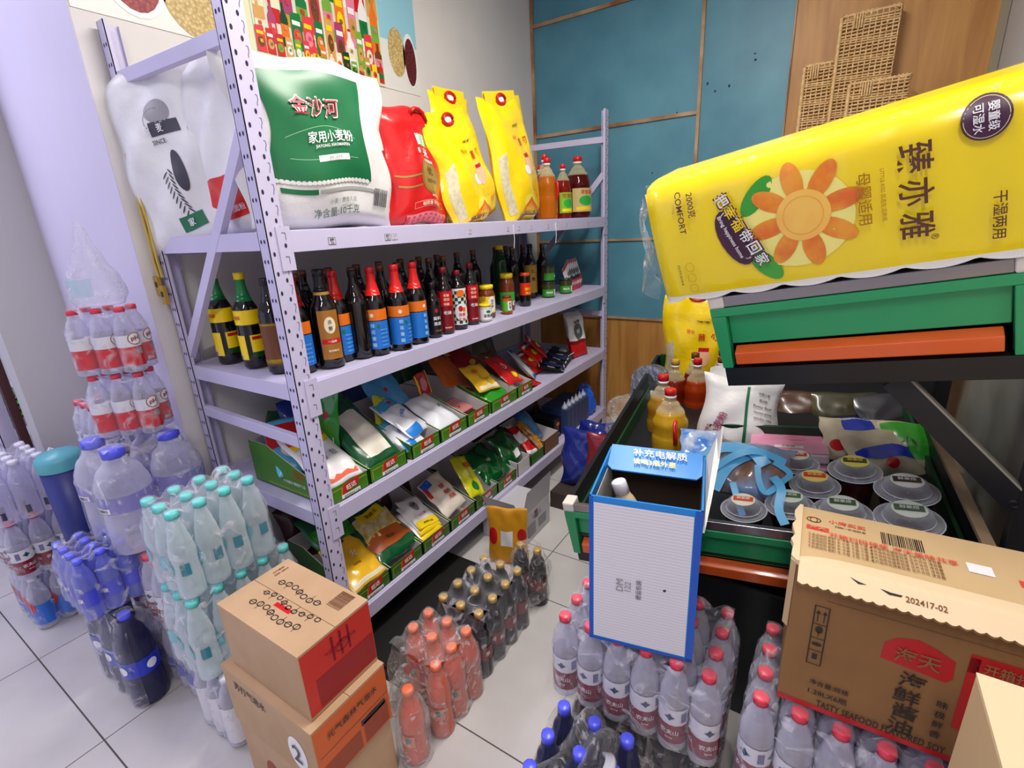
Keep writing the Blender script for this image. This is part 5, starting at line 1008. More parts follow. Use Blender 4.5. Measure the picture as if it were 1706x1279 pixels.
def atL(a, b, c): return AL+FLo[0]*a+FLo[1]*b+FLo[2]*c
def atU(a, b, c): return AU+FU[0]*a+FU[1]*b+FU[2]*c
def setm(o, pos, F, rz=0, rx=0, ry=0):
    o.matrix_world = fmat(pos, F) @ Matrix.Rotation(rz, 4, 'Z') @ Matrix.Rotation(ry, 4, 'Y') @ Matrix.Rotation(rx, 4, 'X'); return o

# ---- big yellow tissue pack lying along the upper tray
tp = thing('tissue_pack', 'huge yellow pack of paper rolls with orange flower print, lying on the upper tray', 'paper roll pack'); setm(tp, atU(0, -.012, .006), FU)
YT = M('tissue_yellow', (252, 222, 12), .25, coat=.5); RW = M('roll_white', (236, 234, 228), .6)
A0, A1_, HH, TT = -.140, .585, .283, .26
def tsurf(a, b, l):
    bul = .004*abs(math.sin(PI*(a-.02)/.104))*(1-abs(2*b/HH-1)**4)+.008*math.sin(PI*b/HH)
    e = .020*max(0, (b-(HH-.05))/.05)**2+.010*max(0, (.02-b)/.02)**2+.018*max(0, (A0+.04-a)/.04)**2
    return (a, -bul+e-l, b)
mb = MB(); nA, nB = 70, 22
mb.grid(lambda u, v: tsurf(A0+(A1_-A0)*u, HH*v*.93+.012, 0), nA, nB, YT)
mb.grid(lambda u, v: (A0+(A1_-A0)*u, tsurf(A0+(A1_-A0)*u, HH*.93+.012, 0)[1]+(TT-.02)*v, HH*.93+.012+.012*math.sin(PI*min(1, v*3)/2)), nA, 6, YT)
mb.build('printed_wrap', tp)
mb = MB()
mb.grid(lambda u, v: (A0+(A1_-A0)*u, -.002+TT*v*.96, .004-.012*abs(math.sin(PI*((A1_-A0)*u-.16)/.104))**.7+.006), nA, 4, RW)
mb.grid(lambda u, v: (A0+(A1_-A0)*u, tsurf(A0+(A1_-A0)*u, .012, 0)[1]+.002*v, .012-(.004+.012*abs(math.sin(PI*((A1_-A0)*u-.16)/.104))**.7)*v), nA*2, 2, RW)
mb.grid(lambda u, v: (A0-.012*math.sin(PI*v)**.5*math.sin(PI*u)**.3, .012+(TT-.03)*u, .004+(HH-.02)*v), 10, 10, RW)
mb.grid(lambda u, v: (A1_+.01, .0+TT*u, HH*v), 4, 4, RW); mb.grid(lambda u, v: (A0+(A1_-A0)*u, TT-.002, .004+(HH-.01)*v), 10, 4, YT); mb.build('paper_rolls', tp)
mb = MB(); mb.grid(lambda u, v: (A0-.012-.035*u*(.6+.5*math.sin(9*v)), .03+.05*math.sin(6*v+3*u), .02+.22*v+.02*math.sin(11*u)), 8, 16, FILMD); mb.grid(lambda u, v: (A0+(A1_-A0)*u, tsurf(A0+(A1_-A0)*u, HH*.93+.012, 0)[1]-.004+.0*v, HH*.93+.010+.012*v), 40, 2, FILMD); mb.build('wrap_film', tp)
d = Decal(tsurf, .0022); R9 = -PI/2; INKB = col((92, 52, 40), .35); PUR = col((72, 34, 60), .35)
PALE = M('print_pale_yellow', (252, 240, 130), .25, coat=.4)
d.disc(.165, .14, .10, .095, PALE, n=30); d.disc(.06, .06, .0, .0, PALE)
d.up(); d.disc(.098, .205, .044, .020, col((60, 160, 50), .3), rot=.85); d.disc(.100, .060, .044, .020, col((70, 170, 60), .3), rot=-.95); d.rect(.07, .128, .13, .134, col((190, 216, 120)), 8)
d.up(); PET_ = M('petal_orange', (244, 160, 40), .28, coat=.3, rgb2=(230, 110, 30), nscale=22)
for k in range(8):
    a = 2*PI*k/8+.2; d.disc(.178+.066*math.cos(a), .148+.070*math.sin(a), .038, .0185, PET_, rot=a)
d.up(); d.disc(.178, .148, .048, .050, M('flower_disc', (252, 200, 90), .28, coat=.3, rgb2=(250, 176, 70), nscale=9), n=30)
d.up(); d.ring(.178, .148, .036, .038, .0012, col((246, 170, 60))); 
d.disc(.046, .13, .030, .066, PUR, rot=.35); d.up(); d.disc(.052, .135, .023, .058, col((238, 226, 230)), rot=.35); d.up(); d.disc(.050, .134, .021, .055, PUR, rot=.35)
d.up()
for i, ch in enumerate('把幸福带回家'):
    aa, bb = .034+.0125*i, .214-.0275*i
    d.l += .0004; d.text(ch, aa, bb, .031, PUR, rot=R9+.35, bold=.014)
    d.l += .0004; d.text(ch, aa, bb, .025, YEL if ch in '幸福' else WHT, rot=R9+.35, bold=.012)
d.text('Bring happiness home', .040, .135, .011, WHT, rot=R9+.36, maxw=.115)
for i, ch in enumerate('臻亦雅'): d.text(ch, .354, .206-.058*i, .050, INKB, rot=R9, wide=.95)
d.text('母婴适用', .280, .155, .022, col((170, 120, 20)), rot=R9, wide=1.05); d.text('LITTLE KISS 优选生活用纸', .308, .155, .008, col((176, 130, 30)), rot=R9, maxw=.10)
d.text('®', .378, .064, .011, INKB, rot=R9); d.text('干湿两用', .461, .082, .018, INKB, rot=R9, wide=1.1)
d.text('2000克', -.030, .222, .017, INKB, rot=R9); d.text('COMFORT', -.056, .210, .014, INKB, rot=R9); d.text('1900g', -.070, .222, .008, col((200, 160, 30)), rot=R9)
d.disc(.443, .240, .031, .034, PUR, n=28); d.ring(.443, .240, .028, .031, .001, col((210, 200, 150))); d.l += .0004; d.text('婴童级', .452, .240, .014, WHT, rot=R9, maxw=.052); d.text('可湿水', .434, .240, .014, WHT, rot=R9, maxw=.052)
for i in range(3): d.ring(-.058, .085-.026*i, .010, .011, .0014, col((214, 168, 10)))
d.text('卫生许可 执行标准', -.082, .070, .006, INKB, rot=R9)
d.build('printed_art', tp)

# ---- the lower bin's goods
CLEARP = thin('clear_lid', (232, 238, 248), .13, .04, tint=(232, 238, 248), edge=.75)
BOWLC = M('bowl_content', (70, 24, 20), .25, rgb2=(40, 18, 16), nscale=30)
stick = [((210, 70, 40), (240, 240, 220)), ((220, 60, 40), (240, 220, 120)), ((60, 70, 60), (230, 220, 90)), ((40, 40, 40), (220, 220, 220)), ((70, 110, 70), (214, 226, 214)), ((60, 90, 60), (214, 222, 214)), ((70, 100, 80), (210, 220, 210)), ((226, 90, 40), (240, 240, 220)), ((90, 50, 60), (240, 230, 150)), ((230, 110, 60), (240, 230, 200))]
bowls = [(.585, .345, .052, 'small one farthest back with red sticker'), (.625, .238, .057, 'with red and yellow sticker, middle column'), (.725, .330, .060, 'with yellow and dark sticker, farthest back on the right'), (.830, .250, .064, 'with black and white sticker at the right'),
         (.565, .130, .055, 'with pale green sticker, beside the blue ribboned bag'), (.682, .122, .061, 'with grey-green sticker in the centre'), (.816, .124, .064, 'nearest large one at the right with grey-green sticker'), (.455, .092, .053, 'with orange sticker under the blue ribbons')]
for i, (a, b, r, nm) in enumerate(bowls):
    t = thing('plastic_bowl', 'clear lidded plastic bowl '+nm, 'bowl', group='lidded bowls in the lower bin'); setm(t, atL(a, b, -.112), FLo)
    mb = MB(); mb.lathe(prof_smooth([(r*.62, 0), (r*.70, .004), (r*.92, .085), (r*.98, .092)], 3), BOWLC, 28); mb.build('bowl_body', t)
    mb = MB(); mb.lathe([(r*1.05, .090), (r*1.08, .094), (r*1.04, .098), (r*.94, .093), (r*.82, .094), (r*.80, .100), (r*.77, .112), (r*.70, .119), (r*.60, .1235), (r*.3, .1245), (.001, .1245)], CLEARP, 32, capb=False, capt=False); mb.tube([(r*1.08*math.cos(q*PI/16), r*1.08*math.sin(q*PI/16), .094) for q in range(32)], .0016, M('rim_plastic', (214, 220, 232), .15), 5, closed=True); mb.tube([(r*.80*math.cos(q*PI/16), r*.80*math.sin(q*PI/16), .100) for q in range(32)], .0011, M('rim_plastic', None), 4, closed=True); mb.build('lid', t)
    d = Decal(flat((0, 0, .1252), (1, 0, 0), (0, 1, 0), (0, 0, 1)), .0004); c1, c2 = stick[i]; d.disc(0, .0, r*.56, r*.54, col(c2), n=22); d.up(); d.rect(-r*.46, -r*.14, r*.46, r*.26, col(c1), 2); d.up(); d.text('鲜果捞', 0, r*.06, r*.22, col(c2), maxw=r*.6); d.build('sticker', t)
# oils standing in the bin
oil_def = [(1.380, 1.02, (240, 190, 40), 'near golden oil bottle with red handle, standing foremost in the bin', .064, .292, True), (1.312, 1.16, (206, 150, 40), 'golden-brown oil bottle with red cap, left of the foremost one', .062, .300, True)]
for x, y, lq, nm, r, h, hd in oil_def:
    o = oil_bottle(nm, h, r, lq, None, hd, name='oil_bottle', group='oil bottles in the lower bin'); setm(o, (x, y, .495), frame((1, 0, .03))); o.matrix_world = o.matrix_world @ Matrix.Rotation(.2, 4, 'Z')
DKOIL = (150, 40, 14)
for i, (x, y, h, cp, nm) in enumerate([(1.39, 1.40, .34, RED, 'largest amber-red oil bottle with red cap behind the golden ones'), (1.29, 1.42, .32, GOLD, 'amber oil bottle with gold cap beside the foil tray'), (1.35, 1.53, .33, BRN, 'dark amber oil bottle with brown cap, second row left'), (1.47, 1.50, .33, BRN, 'dark amber oil bottle with brown cap, second row right'), (1.45, 1.62, .33, BRN, 'dark amber oil bottle at the back before the yellow bag'), (1.56, 1.58, .32, BRN, 'dark amber oil bottle under the stand corner')]):
    o = oil_bottle(nm, h-.015, .053, DKOIL if i else (200, 70, 24), None, False, cap=cp, group='oil bottles in the lower bin'); setm(o, (x, y, .485), frame((1, 0, .03)))
yb = yellow_bag('yellow rice bag standing at the back of the bin, left of the stand corner', (1.30, 1.70, .50), .15, 51, .30, .54, .04, 0, grp='rice bag in the bin')
del yb['group']
# foil tray pack and clear bags beyond the stand's left edge
t = thing('foil_tray_pack', 'shiny silver foil tray pack standing on end before the plywood', 'foil trays', (1.155, 1.46, .53), (-.15, 0, -.10))
FOIL = M('foil', (176, 180, 186), .25, .9, bump=.3, bscale=30)
pts = []
mb = MB()
def arch(u): a = PI*u; return (-.085*math.cos(a), .13+.085*math.sin(a)) if False else ((-.085, 0) if u <= 0 else (.085, 0))
outl = [(-.085, 0), (-.085, .13)]+[(-.085*math.cos(PI*k/12)*1.0, .13+.075*math.sin(PI*k/12)) for k in range(1, 12)]+[(.085, .13), (.085, 0)]
for k in range(8): s_ = 1-.03*k if k < 4 else 1-.03*(7-k); mb.prism([(x*s_, z*s_+.0) for x, z in outl], -.04+.010*k, -.0315+.010*k, FOIL, ax=1)
mb.build('stacked_trays', t); d = Decal(flat((0, -.041, 0), (1, 0, 0), (0, 0, 1), (0, -1, 0)), .001); d.bars(-.045, .06, .04, .05, BLACK, 9, rot=PI/2); d.rect(.01, .03, .06, .09, WHT, 3); d.build('barcode_label', t)
t = thing('clear_bag_bundle', 'bundle of crumpled clear plastic bags stacked between the rack post and the bin', 'plastic bags', (1.045, 1.42, .25))
for k in range(3):
    mb = MB(); mb.lathe(prof_smooth([(.05, .0), (.095, .02), (.10, .07), (.07, .11), (.02, .12)], 4), FILMD, 26, fn=lambda rr, z, a, k=k: rr*(1+.10*math.sin(4*a+z*50+k)+.05*math.sin(9*a-z*60+k))); o = mb.build('clear_bag', t); o.location = (.012*k, .0, .105*k)
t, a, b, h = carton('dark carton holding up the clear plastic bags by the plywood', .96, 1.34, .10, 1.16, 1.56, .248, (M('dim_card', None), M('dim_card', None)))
t, a, b, h = carton('dark carton holding up the foil trays behind the clear bags', 1.08, 1.575, .002, 1.22, 1.62, .05, (M('dim_card', None), M('dim_card', None))) if False else (None, 0, 0, 0)
# flour sack leaning under the stand
t = thing('flour_sack', 'white flour sack with green stripe leaning under the upper stand tray', 'sack'); setm(t, (1.600, 1.08, .500), frame((.97, .10, .14)), rx=-.32, ry=.16)
o, S = bag_mesh('sack', t, .27, .33, .12, SACKM, 71, 2.4, 28, 28, waist=.05); d = Decal(S, .002); d.rect(.020, .0, .030, .30, GP, 20); d.rect(.06, .02, .061, .021, GP, 1); d.text('小麦粉', -.065, .15, .032, col((170, 60, 100)), rot=PI/2-.25, maxw=.10); d.text('优质雪花', -.10, .12, .012, col((170, 60, 100)), rot=PI/2-.25)
for i, sx_ in enumerate(('中筋小麦', '蛋白粉', 'Power flour', 'Guomai zhong', 'NT/WX 10kg')): d.text(sx_, .082, .27-.022*i, .010, INK)
d.ring(.085, .085, .024, .024, .003, INK); d.rect(.078, .07, .083, .10, INK, 2); d.rect(.088, .07, .094, .10, INK, 2); d.build('printed_panel', t)
mb = MB(); mb.grid(lambda u, v: (-.12+.2*u, .01+.02*math.sin(5*u), .32+.035*v*(1+.4*math.sin(7*u))), 12, 3, SACKM); mb.build('folded_mouth', t)
# pink napkin packs
for i, nm in enumerate(('lower', 'upper')):
    t = thing('napkin_pack', 'flat pink-topped pack of paper sheets under the stand, the %s one of two' % nm, 'paper pack', group='pink paper packs'); setm(t, (1.775, 1.03, .565+.045*i), frame((.98, .05, .10)), rz=.05)
    mb = MB(); mb.box(-.115, -.09, 0, .115, .09, .036, M('napkin_side', (226, 206, 212), .6)); mb.build('paper_stack', t, .008)
    mb = MB(); mb.box(-.113, -.088, .036, .113, .088, .039, M('napkin_pink', (222, 140, 176), .4, rgb2=(230, 172, 196), nscale=7)); mb.build('printed_top', t)
    if i: d = Decal(flat((0, 0, .0395), (1, 0, 0), (0, 1, 0), (0, 0, 1)), .0005); d.disc(.02, .03, .035, .02, PINK); d.rect(-.04, -.055, .045, -.035, WHT, 2); d.up(); d.text('平板纸', 0, -.045, .013, INKB); d.build('top_print', t)
# bread and bun bags
def D1(d, w, h): d.rect(-w*.2, h*.05, w*.25, h*.95, col((40, 60, 170), .25), 8); d.up(); d.disc(-w*.35, h*.25, .018, .02, RED)
def D2(d, w, h): d.rect(-w*.45, h*.3, w*.45, h*.45, col((40, 60, 190), .25), 8, top=lambda u: .02*math.sin(3*u)); d.up(); d.disc(.0, h*.2, .018, .016, RED)
def D3(d, w, h): d.rect(-w*.48, h*.1, w*.1, h*.9, col((50, 150, 40), .25), 8); d.up(); d.disc(w*.3, h*.3, .018, .018, RED); d.text('小', -w*.2, h*.4, .04, BLACK)
BUN = M('bun_pale', (206, 196, 168), .5, rgb2=(176, 166, 138), nscale=14)
for i, (x, y, z, art, rz_, nm) in enumerate([(1.985, 1.02, .625, D1, .3, 'white and blue bread bag, left of the three beyond the bowls'), (2.06, .955, .620, D2, .5, 'bread bag with a blue swoosh, middle of the three beyond the bowls'), (2.135, 1.02, .635, D3, .15, 'white and green bun bag, right of the three beyond the bowls')]):
    t = packet(nm, .20, .17, .07, BUN, (x, y, z), 1.0, rz=rz_, seed=150+i, art=art, group='bread bags in the lower bin', lift=.002)
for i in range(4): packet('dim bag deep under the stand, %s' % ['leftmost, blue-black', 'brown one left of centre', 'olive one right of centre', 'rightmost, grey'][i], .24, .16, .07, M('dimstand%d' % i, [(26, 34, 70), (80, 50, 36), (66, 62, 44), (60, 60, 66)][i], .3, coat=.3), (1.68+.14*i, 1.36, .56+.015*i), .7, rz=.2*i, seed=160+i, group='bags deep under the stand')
# ribboned mesh bag lying over the bowls
t = thing('ribboned_bag', 'crumpled bag of brown sweets tied with light blue ribbons', 'bag'); setm(t, atL(.435, .235, -.070), FLo)
o, S = bag_mesh('pouch', t, .21, .19, .09, M('sweet_pouch', (150, 110, 90), .2, coat=.6, rgb2=(120, 160, 200), nscale=14), 81, 2.6, 24, 24); o.rotation_euler = (-1.15, 0, -.25); o.location = (0, -.06, .035)
RIB = M('ribbon_blue', (96, 184, 232), .35)
def ribbon(pts, w, nm='ribbon'):
    mb = MB(); P_ = [Vector(p) for p in pts]; n = 24
    def cr(u):
        k = u*(len(P_)-1); i = min(int(k), len(P_)-2); f = k-i; p0 = P_[max(i-1, 0)]; p1 = P_[i]; p2 = P_[i+1]; p3 = P_[min(i+2, len(P_)-1)]
        return .5*((2*p1)+(p2-p0)*f+(2*p0-5*p1+4*p2-p3)*f*f+(3*p1-p0-3*p2+p3)*f**3)
    def fn(u, v):
        p = cr(u); q = cr(min(1, u+.02))-cr(max(0, u-.02)); s_ = q.cross(Vector((0, -.5, 1))).normalized(); return tuple(p+s_*w*(v-.5))
    mb.grid(fn, n, 2, RIB); return mb.build(nm, t)
ribbon([(-.06, -.09, .07), (-.02, -.02, .115), (.06, .05, .12), (.13, .06, .10)], .03)
ribbon([(-.08, -.05, .10), (-.01, .00, .135), (.05, .02, .14), (.12, .01, .115)], .022)
ribbon([(.05, -.02, .12), (.055, -.07, .10), (.075, -.11, .09), (.11, -.07, .10), (.13, -.02, .10), (.09, .0, .12)], .016)
ribbon([(-.01, -.09, .10), (.005, -.135, .075), (.02, -.17, .05)], .017); ribbon([(.09, -.06, .11), (.11, -.10, .10), (.105, -.15, .07), (.12, -.18, .045)], .022)
ribbon([(-.10, .02, .11), (-.05, .05, .13), (.03, .03, .135), (.07, -.02, .12)], .036)
def E1(d, w, h): d.rect(-w*.5, 0, w*.5, h*.2, YEL, 4); d.up(); d.disc(0, h*.6, .02, .02, ORG)
for i in range(3):
    t_ = packet('small bright snack sachet standing at the bin front beside the blue carton, %s' % ['left', 'middle', 'right'][i], .06, .10, .015, [RED, WHT, M('red_foil', None)][i], tuple(atL(.245+.028*i, .10+.02*i, -.108)), .1, rz=.3-.2*i, seed=170+i, art=E1, nu=8, nv=8, group='small sachets at the bin front', roll=.2*i-.2)
packet('blue and clear candy bag lying behind the ribboned bag', .15, .13, .04, M('candy_blue', (60, 130, 220), .25, rgb2=(200, 210, 220), nscale=20, coat=.4), tuple(atL(.30, .44, -.09)), 1.0, rz=.3, seed=176)

# ================================================================== BLUE DISPLAY CARTON ON THE WATER
BX = M('carton_cyan', (22, 132, 214), .4); BXI = M('carton_inside', (60, 44, 34), .8); BXW = M('carton_white_in', (226, 222, 214), .6); BXD = M('carton_blue_edge', (10, 84, 190), .4)
t = thing('display_carton', 'blue open-topped drink carton with white front label, standing on the red-capped water', 'carton', (1.548, .222, .4835), (0, 0, .20)); a, b, h = .112, .125, .372
mb = MB(); tt = .004
mb.box(-a, -b, 0, a, -b+tt, h, BX); mb.box(-a, -b, 0, -a+tt, b, h, BX); mb.box(a-tt, -b, 0, a, b, h, BX); mb.box(-a, b-tt, 0, a, b, h, BX); mb.box(-a, -b, 0, a, b, tt, BXI)
mb.box(-a+tt, -b+tt, tt, -a+tt+.001, b-tt, h-.03, BXW); mb.box(a-tt-.001, -b+tt, tt, a-tt, b-tt, h-.002, BXI); mb.box(-a+tt, b-tt-.001, tt, a-tt, b-tt, h-.002, BXI); mb.box(-a+tt, -b+tt, tt, a-tt, -b+tt+.001, h-.002, BXI); mb.build('carton_body', t)
mb = MB(); n = 10
fl = [(-a+.004, b-.002, h+.006), (a-.006, b-.002, h+.006), (a-.004, b-.062, h-.020), (a-.016, b-.074, h-.026), (-a+.016, b-.074, h-.026), (-a+.002, b-.062, h-.020)]
mb.add(fl+[(x, y, z-.003) for x, y, z in fl], [(0, 1, 2, 3, 4, 5), (11, 10, 9, 8, 7, 6)]+[(i, (i+1) % 6, 6+(i+1) % 6, 6+i) for i in range(6)], BX); mb.build('back_flap', t)
mid = Vector((0, b-.036, h-.0065)); e2 = (Vector((0, b-.002, h+.006))-Vector((0, b-.074, h-.026))).normalized(); en = Vector((1, 0, 0)).cross(e2)
d = Decal(flat(mid, (1, 0, 0), e2, en), .0022); d.text('补充电解质', .01, .012, .024, WHT, bold=.01, skew=-.12, maxw=.165); d.text('请喝3瓶外星', .0, -.016, .017, YEL, bold=.008, skew=-.12, maxw=.15); d.build('flap_print', t)
mb = MB(); sf = [(a+.001, -b+.02, h-.06), (a+.001, b-.004, h-.004), (a+.020, b-.02, h+.060), (a+.028, b-.05, h+.100), (a+.024, b-.07, h+.03), (a+.010, -b+.07, h-.02)]
mb.add(sf+[(x+.004, y, z) for x, y, z in sf], [(5, 4, 3, 2, 1, 0), (6, 7, 8, 9, 10, 11)]+[(i, (i+1) % 6, 6+(i+1) % 6, 6+i) for i in range(6)], BXW)
mb.add([(a+.006, -.03, h-.11), (a+.006, b-.01, h-.07), (a+.026, b-.015, h+.02), (a+.016, .0, h-.03)], [(0, 1, 2, 3)], BX); mb.build('side_flap', t)
d = Decal(flat((0, -b, 0), (1, 0, 0), (0, 0, 1), (0, -1, 0)), .0008); d.rect(-a, 0, -a+.008, h, BXD, 2); d.rect(a-.014, 0, a, h, BXD, 2); d.rect(-a, 0, a, .006, BXD, 2)
LBM = M('label_paper', (222, 220, 226), .5)
nt = LBM.node_tree; wv = nt.nodes.new('ShaderNodeTexWave'); wv.bands_direction = 'Z'; wv.inputs['Scale'].default_value = 42; wv.inputs['Distortion'].default_value = 1.5; tc = nt.nodes.new('ShaderNodeTexCoord'); rp = nt.nodes.new('ShaderNodeValToRGB'); rp.color_ramp.elements[0].color = lin((212, 210, 218)); rp.color_ramp.elements[1].color = lin((226, 224, 230)); rp.color_ramp.elements[0].position = .2; rp.color_ramp.elements[1].position = .5
nt.links.new(tc.outputs['Object'], wv.inputs['Vector']); nt.links.new(wv.outputs['Color'], rp.inputs[0]); nt.links.new(rp.outputs[0], nt.nodes['Principled BSDF'].inputs['Base Color'])
d.rect(-a+.010, .010, a-.016, h-.014, LBM, 2); d.up(); d.text('DM', -.045, h*.44, .015, GREY, rot=PI/2, bold=0); d.text('122', -.028, h*.44, .013, GREY, rot=PI/2, bold=0); d.text('便运包装', -.005, h*.43, .012, NAVY, rot=PI/2, bold=0); d.disc(.048, h*.46, .0035, .003, BLACK, rot=.6); d.build('front_label', t)
t2 = thing('milky_drink_bottle', 'milky drink bottle with white cap leaning inside the blue open carton', 'bottle', (1.550, .232, .600), (.04, -.33, .12))
mb = MB(); mb.lathe(water_profile(.235, .036, .04, .66), M('milky', (206, 190, 158), .3), 22); mb.build('bottle_body', t2); cap_mesh('cap', t2, .017, .205, .238, WCAP)
d = Decal(cyl(.0355, 0), .0008); d.text('M', .0, .105, .02, BLACK); d.rect(-.03, .05, .03, .09, WHT, 8); d.build('label', t2)

# ================================================================== SOY SAUCE CARTON AND NEAR CARTON
CSB = M('soy_card', (146, 106, 62), .75, rgb2=(132, 94, 54), nscale=5, bump=.04); CST = M('soy_card_top', (198, 168, 124), .75, rgb2=(188, 158, 112), nscale=4); CSI = M('soy_card_flap', (218, 194, 158), .75)
t = thing('soy_sauce_carton', 'large brown soy sauce carton with red emblem and torn top', 'carton', (1.845, .125, .4835), (0, 0, .03)); W, Dd2, h = .47, .205, .315
mb = MB(); mb.box(0, 0, 0, W, Dd2, h-.001, CSB); mb.build('carton_body', t, .003)
mb = MB(); mb.box(0, .020, h-.001, W, Dd2, h+.002, CST); mb.build('printed_flap', t)
mb = MB(); K_ = 60
def flapf(u, v):
    x = .004+(W-.004)*u; y0 = .036-.02*math.exp(-u*14); y1 = -.030-.0035*abs(math.sin(u*K_*PI/2)); y = y0+(y1-y0)*v; return (x, y, h+.004-.030*max(0, (.006-y))/.03*.55)
mb.grid(flapf, 120, 6, CSI, False); mb.grid(lambda u, v: (lambda p: (p[0], p[1], p[2]-.003))(flapf(1-u, v)), 120, 6, CSB, False); mb.build('torn_flap', t)
rnd = random.Random(9); mb = MB(); edge = [(-.001, 0)]+[(-.006-.007*rnd.random(), .012+.018*i) for i in range(10)]+[(-.002, Dd2)]
mb.prism(edge+[(.004, Dd2), (.004, 0)], h-.004, h+.006, CSI); mb.prism([(.0, -.001), (.0, .05), (-.007, .045), (-.004, .02), (-.009, .008)], h*.55, h, CST); mb.build('torn_edge', t)
d = Decal(flat((0, 0, h+.002), (1, 0, 0), (0, 1, 0), (0, 0, 1)), .0006)
REDP = col((214, 70, 56), .5)
d.text('小康买买', .080, .164, .015, REDP); d.text('扫码一键加好友', .085, .148, .007, BLACK); d.rect(.012, .120, .050, .136, REDP, 2); d.up(); d.text('海天', .031, .128, .013, CST, maxw=.033); d.text('开箱扫码领奖 海天美味共享', .145, .112, .015, REDP, maxw=.19)
for i in range(5): d.text('食品添加剂 配料 水 大豆 食盐 小麦 本产品符合国家标准 生产许可 净含量', .115, .100-.0105*i, .0068, BRN, maxw=.20)
d.bars(.165, .145, .062, .040, BLACK, 22); d.ring(.024, .158, .013, .010, .002, BRN); d.ring(.024, .158, .007, .010, .0015, BRN); d.rect(.252, .098, .286, .126, WHT, 2); d.rect(.315, .088, .335, .106, REDP, 2); d.build('top_print', t)
d = Decal(lambda a, b, l: (a, b, h+.004-.030*max(0, (.006-b))/.03*.55+l), .0008); d.text('202417-02', .182, -.014, .009, BRN); d.poly([(.080, -.002), (.092, -.010), (.104, -.008), (.092, -.006)], BLACK); d.poly([(.122, -.008), (.134, -.014), (.150, -.013), (.152, -.010), (.136, -.010)], BLACK); d.build('flap_marks', t)
d = Decal(flat((0, 0, 0), (1, 0, 0), (0, 0, 1), (0, -1, 0)), .0008); REDE = col((186, 30, 34), .5); SCD = M('soy_print_dark', (40, 30, 24), .6)
d.rect(0, 0, W, .012, REDE, 2); d.rect(.055, h*.80, W, h*.803, M('crease', (110, 78, 44), .8), 2)
em = [(.143, .170), (.145, .205), (.160, .220), (.187, .228), (.212, .220), (.238, .206), (.240, .170), (.232, .160)]; d.poly(em, REDE); d.up(); d.text('海天', .191, .190, .030, CSB, maxw=.078)
for i, ch in enumerate('海鲜酱油'): d.text(ch, .192-.003*(i % 2), .143-.0345*i, .032, SCD, bold=.012, rot=-.05, wide=1.15)
d.text('净含量:规格', .080, .068, .012, SCD, maxw=.062); d.text('1.28LX6瓶', .080, .046, .014, SCD, maxw=.062); d.text('TASTY SEAFOOD FLAVORED SOY', .160, .0215, .0155, SCD, maxw=.19)
[d.text(ch, .236, .115-.022*i, .015, SCD) for i, ch in enumerate('味极鲜香')]
d.rect(.253, .075, .266, .226, REDE, 2); d.rect(.253, .196, W, .232, REDE, 2); d.up(); d.text('开箱扫码领红包', .335, .214, .021, CSB, maxw=.13)
for (x0, z0, x1, z1) in ((.038, .48, .040, .90), (.060, .48, .062, .90), (.038, .895, .062, .90), (.038, .48, .062, .485), (.038, .77, .062, .775), (.038, .67, .062, .675), (.038, .58, .062, .585)): d.rect(x0, h*(z0-.14), x1, h*(z1-.14), SCD, 1)
for x in (.045, .055): d.rect(x-.0008, h*.65, x+.0008, h*.71, SCD, 1); d.poly([(x-.004, h*.705), (x+.004, h*.705), (x, h*.73)], SCD)
d.disc(.050, h*.595, .006, .008, SCD); d.rect(.0492, h*.55, .0508, h*.59, SCD, 1); d.disc(.050, h*.49, .008, .004, SCD); d.rect(.046, h*.38, .054, h*.42, SCD, 1); d.build('front_print', t)
t, a, b, h = carton('plain light carton with red characters at the lower right corner of the picture', 2.065, -.36, .45, 2.42, -.015, .80, (M('near_card', (190, 160, 118), .75), M('near_card_top', (214, 194, 158), .75)))
d = Decal(flat((-a, 0, 0), (0, -1, 0), (0, 0, 1), (-1, 0, 0)), .0008); d.text('火', -.02, h*.62, .05, REDE); d.text('鸡', .01, h*.40, .05, REDE); d.build('side_print', t)
t, a, b, h = carton('brown carton on the floor under the plain light one', 2.215, -.37, .002, 2.50, -.02, .448, (CARD, CARD))

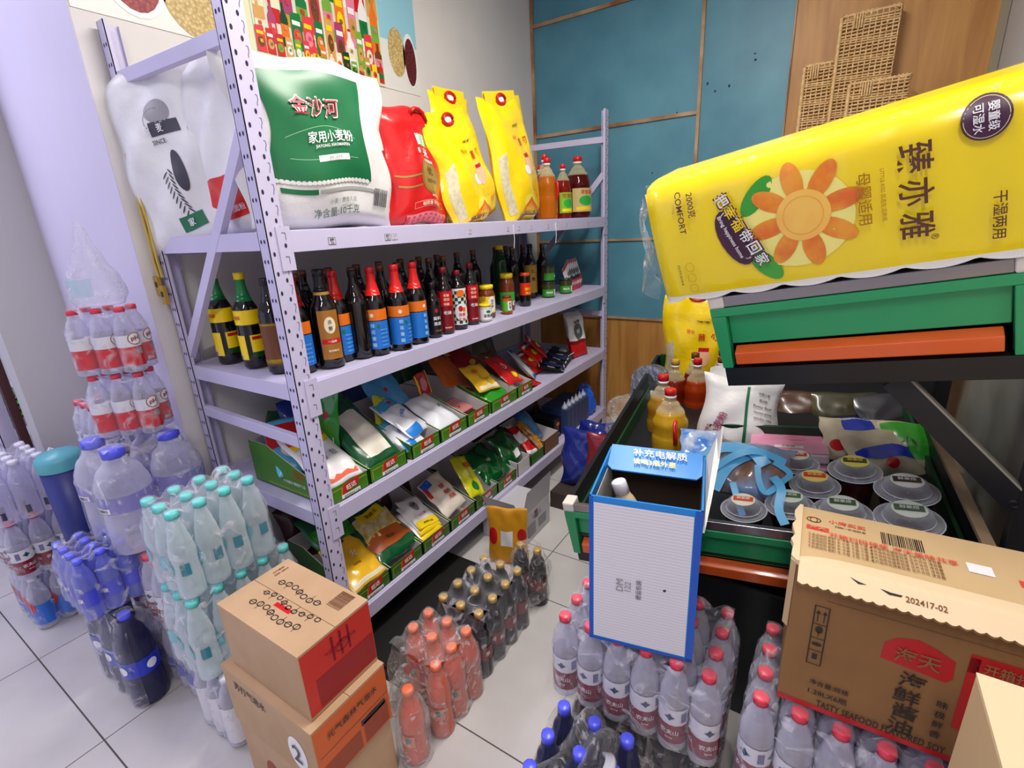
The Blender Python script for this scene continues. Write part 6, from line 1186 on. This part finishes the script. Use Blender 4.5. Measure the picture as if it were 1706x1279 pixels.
# ================================================================== WICKER BASKETS HUNG ON THE PLYWOOD
WK = M('wicker', (232, 196, 142), .45, rgb2=(206, 164, 106), nscale=60); WKD = M('wicker_dark', (150, 108, 62), .8)
def wicker(label, x0, x1, z0, z1, dep, y1=YB-.022, rows=None):
    t = thing('wicker_basket', label, 'basket', ((x0+x1)/2, y1, z0), (0, 0, 0), 'wicker baskets on the plywood')
    w, h = x1-x0, z1-z0; rows = rows or int(h/.0125); r0 = .012
    def per(u):                     # rounded rectangle perimeter, open to the wall side
        L1 = dep; L2 = w; T = 2*L1+L2; s_ = u*T
        if s_ < L1: return (-w/2, -s_)
        if s_ < L1+L2: return (-w/2+s_-L1, -dep)
        return (w/2, -dep+(s_-L1-L2))
    T = 2*dep+w; ns = max(10, int(T/.022)); mb = MB()
    mb.box(-w/2+.006, -dep+.006, .004, w/2-.006, -.001, h-.02, WKD)
    for k in range(rows):
        z = .006+k*(h-.012)/rows; pts = []
        for i in range(ns*3+1):
            u = i/(ns*3); x, y = per(u); o_ = .0032*math.cos(PI*i/1.5*1.0+PI*k); cx, cy = 0, -dep/2; dv = Vector((x-cx, y-cy)).normalized() if abs(y+dep) > .002 else Vector((0, -1))
            if abs(abs(x)-w/2) < .001 and abs(y+dep) > .002: dv = Vector((math.copysign(1, x), 0))
            pts.append((x+dv.x*o_, y+dv.y*o_, z+.0035*math.sin(x*9+k)))
        mb.tube(pts, .0042, WK, 5)
    mb.build('woven_wall', t)
    mb = MB()
    for i in range(ns+1):
        x, y = per(i/ns); mb.tube([(x, y, 0), (x, y, h)], .0034, WK, 5)
    mb.build('stakes', t)
    mb = MB(); pts = [(*per(i/24), h) for i in range(25)]
    for q in range(2):
        mb.tube([(x+.004*math.cos(9*i+q*PI), y+.002, z+.006*math.sin(9*i+q*PI)) for i, (x, y, z) in enumerate(pts)], .0055, WK, 6)
    mb.tube([(-w/2-.004, -dep-.002, .01*k) for k in range(int(h*100)+1)], .009, WK, 7); mb.build('rim', t)
    mb = MB()
    for q in range(4): mb.tube([(-w*.28+.010*q, -dep-.008, h-.002), (-w*.28+.010*q, -dep-.012, h-.03), (-w*.28+.010*q, -dep-.006, h-.06)], .004, WK, 5)
    mb.build('binding', t)
    return t
wicker('tallest wicker basket, standing upright in the middle of the three on the plywood', 1.715, 1.935, 1.70, 2.245, .09)
wicker('wicker basket at the left and lower, its top beside the tallest', 1.585, 1.700, 1.62, 2.065, .10)
wicker('lower right wicker basket in front of the tallest one', 1.785, 2.005, 1.60, 1.945, .055, y1=YB-.022-.105)

# added black slab standing in for the dark shade under the rack edge
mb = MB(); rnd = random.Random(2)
mb.box(.10, .03, .001, .832, .64, .012, M('shade_patch', (14, 13, 14), .6)); mb.box(.30, .05, .012, .80, .50, .022, M('shade_patch', None))
tag(mb.build('shade_patch', None, .003), 'flat black patch standing in for shade under the rack edge beside the bottle packs', 'shade patch')
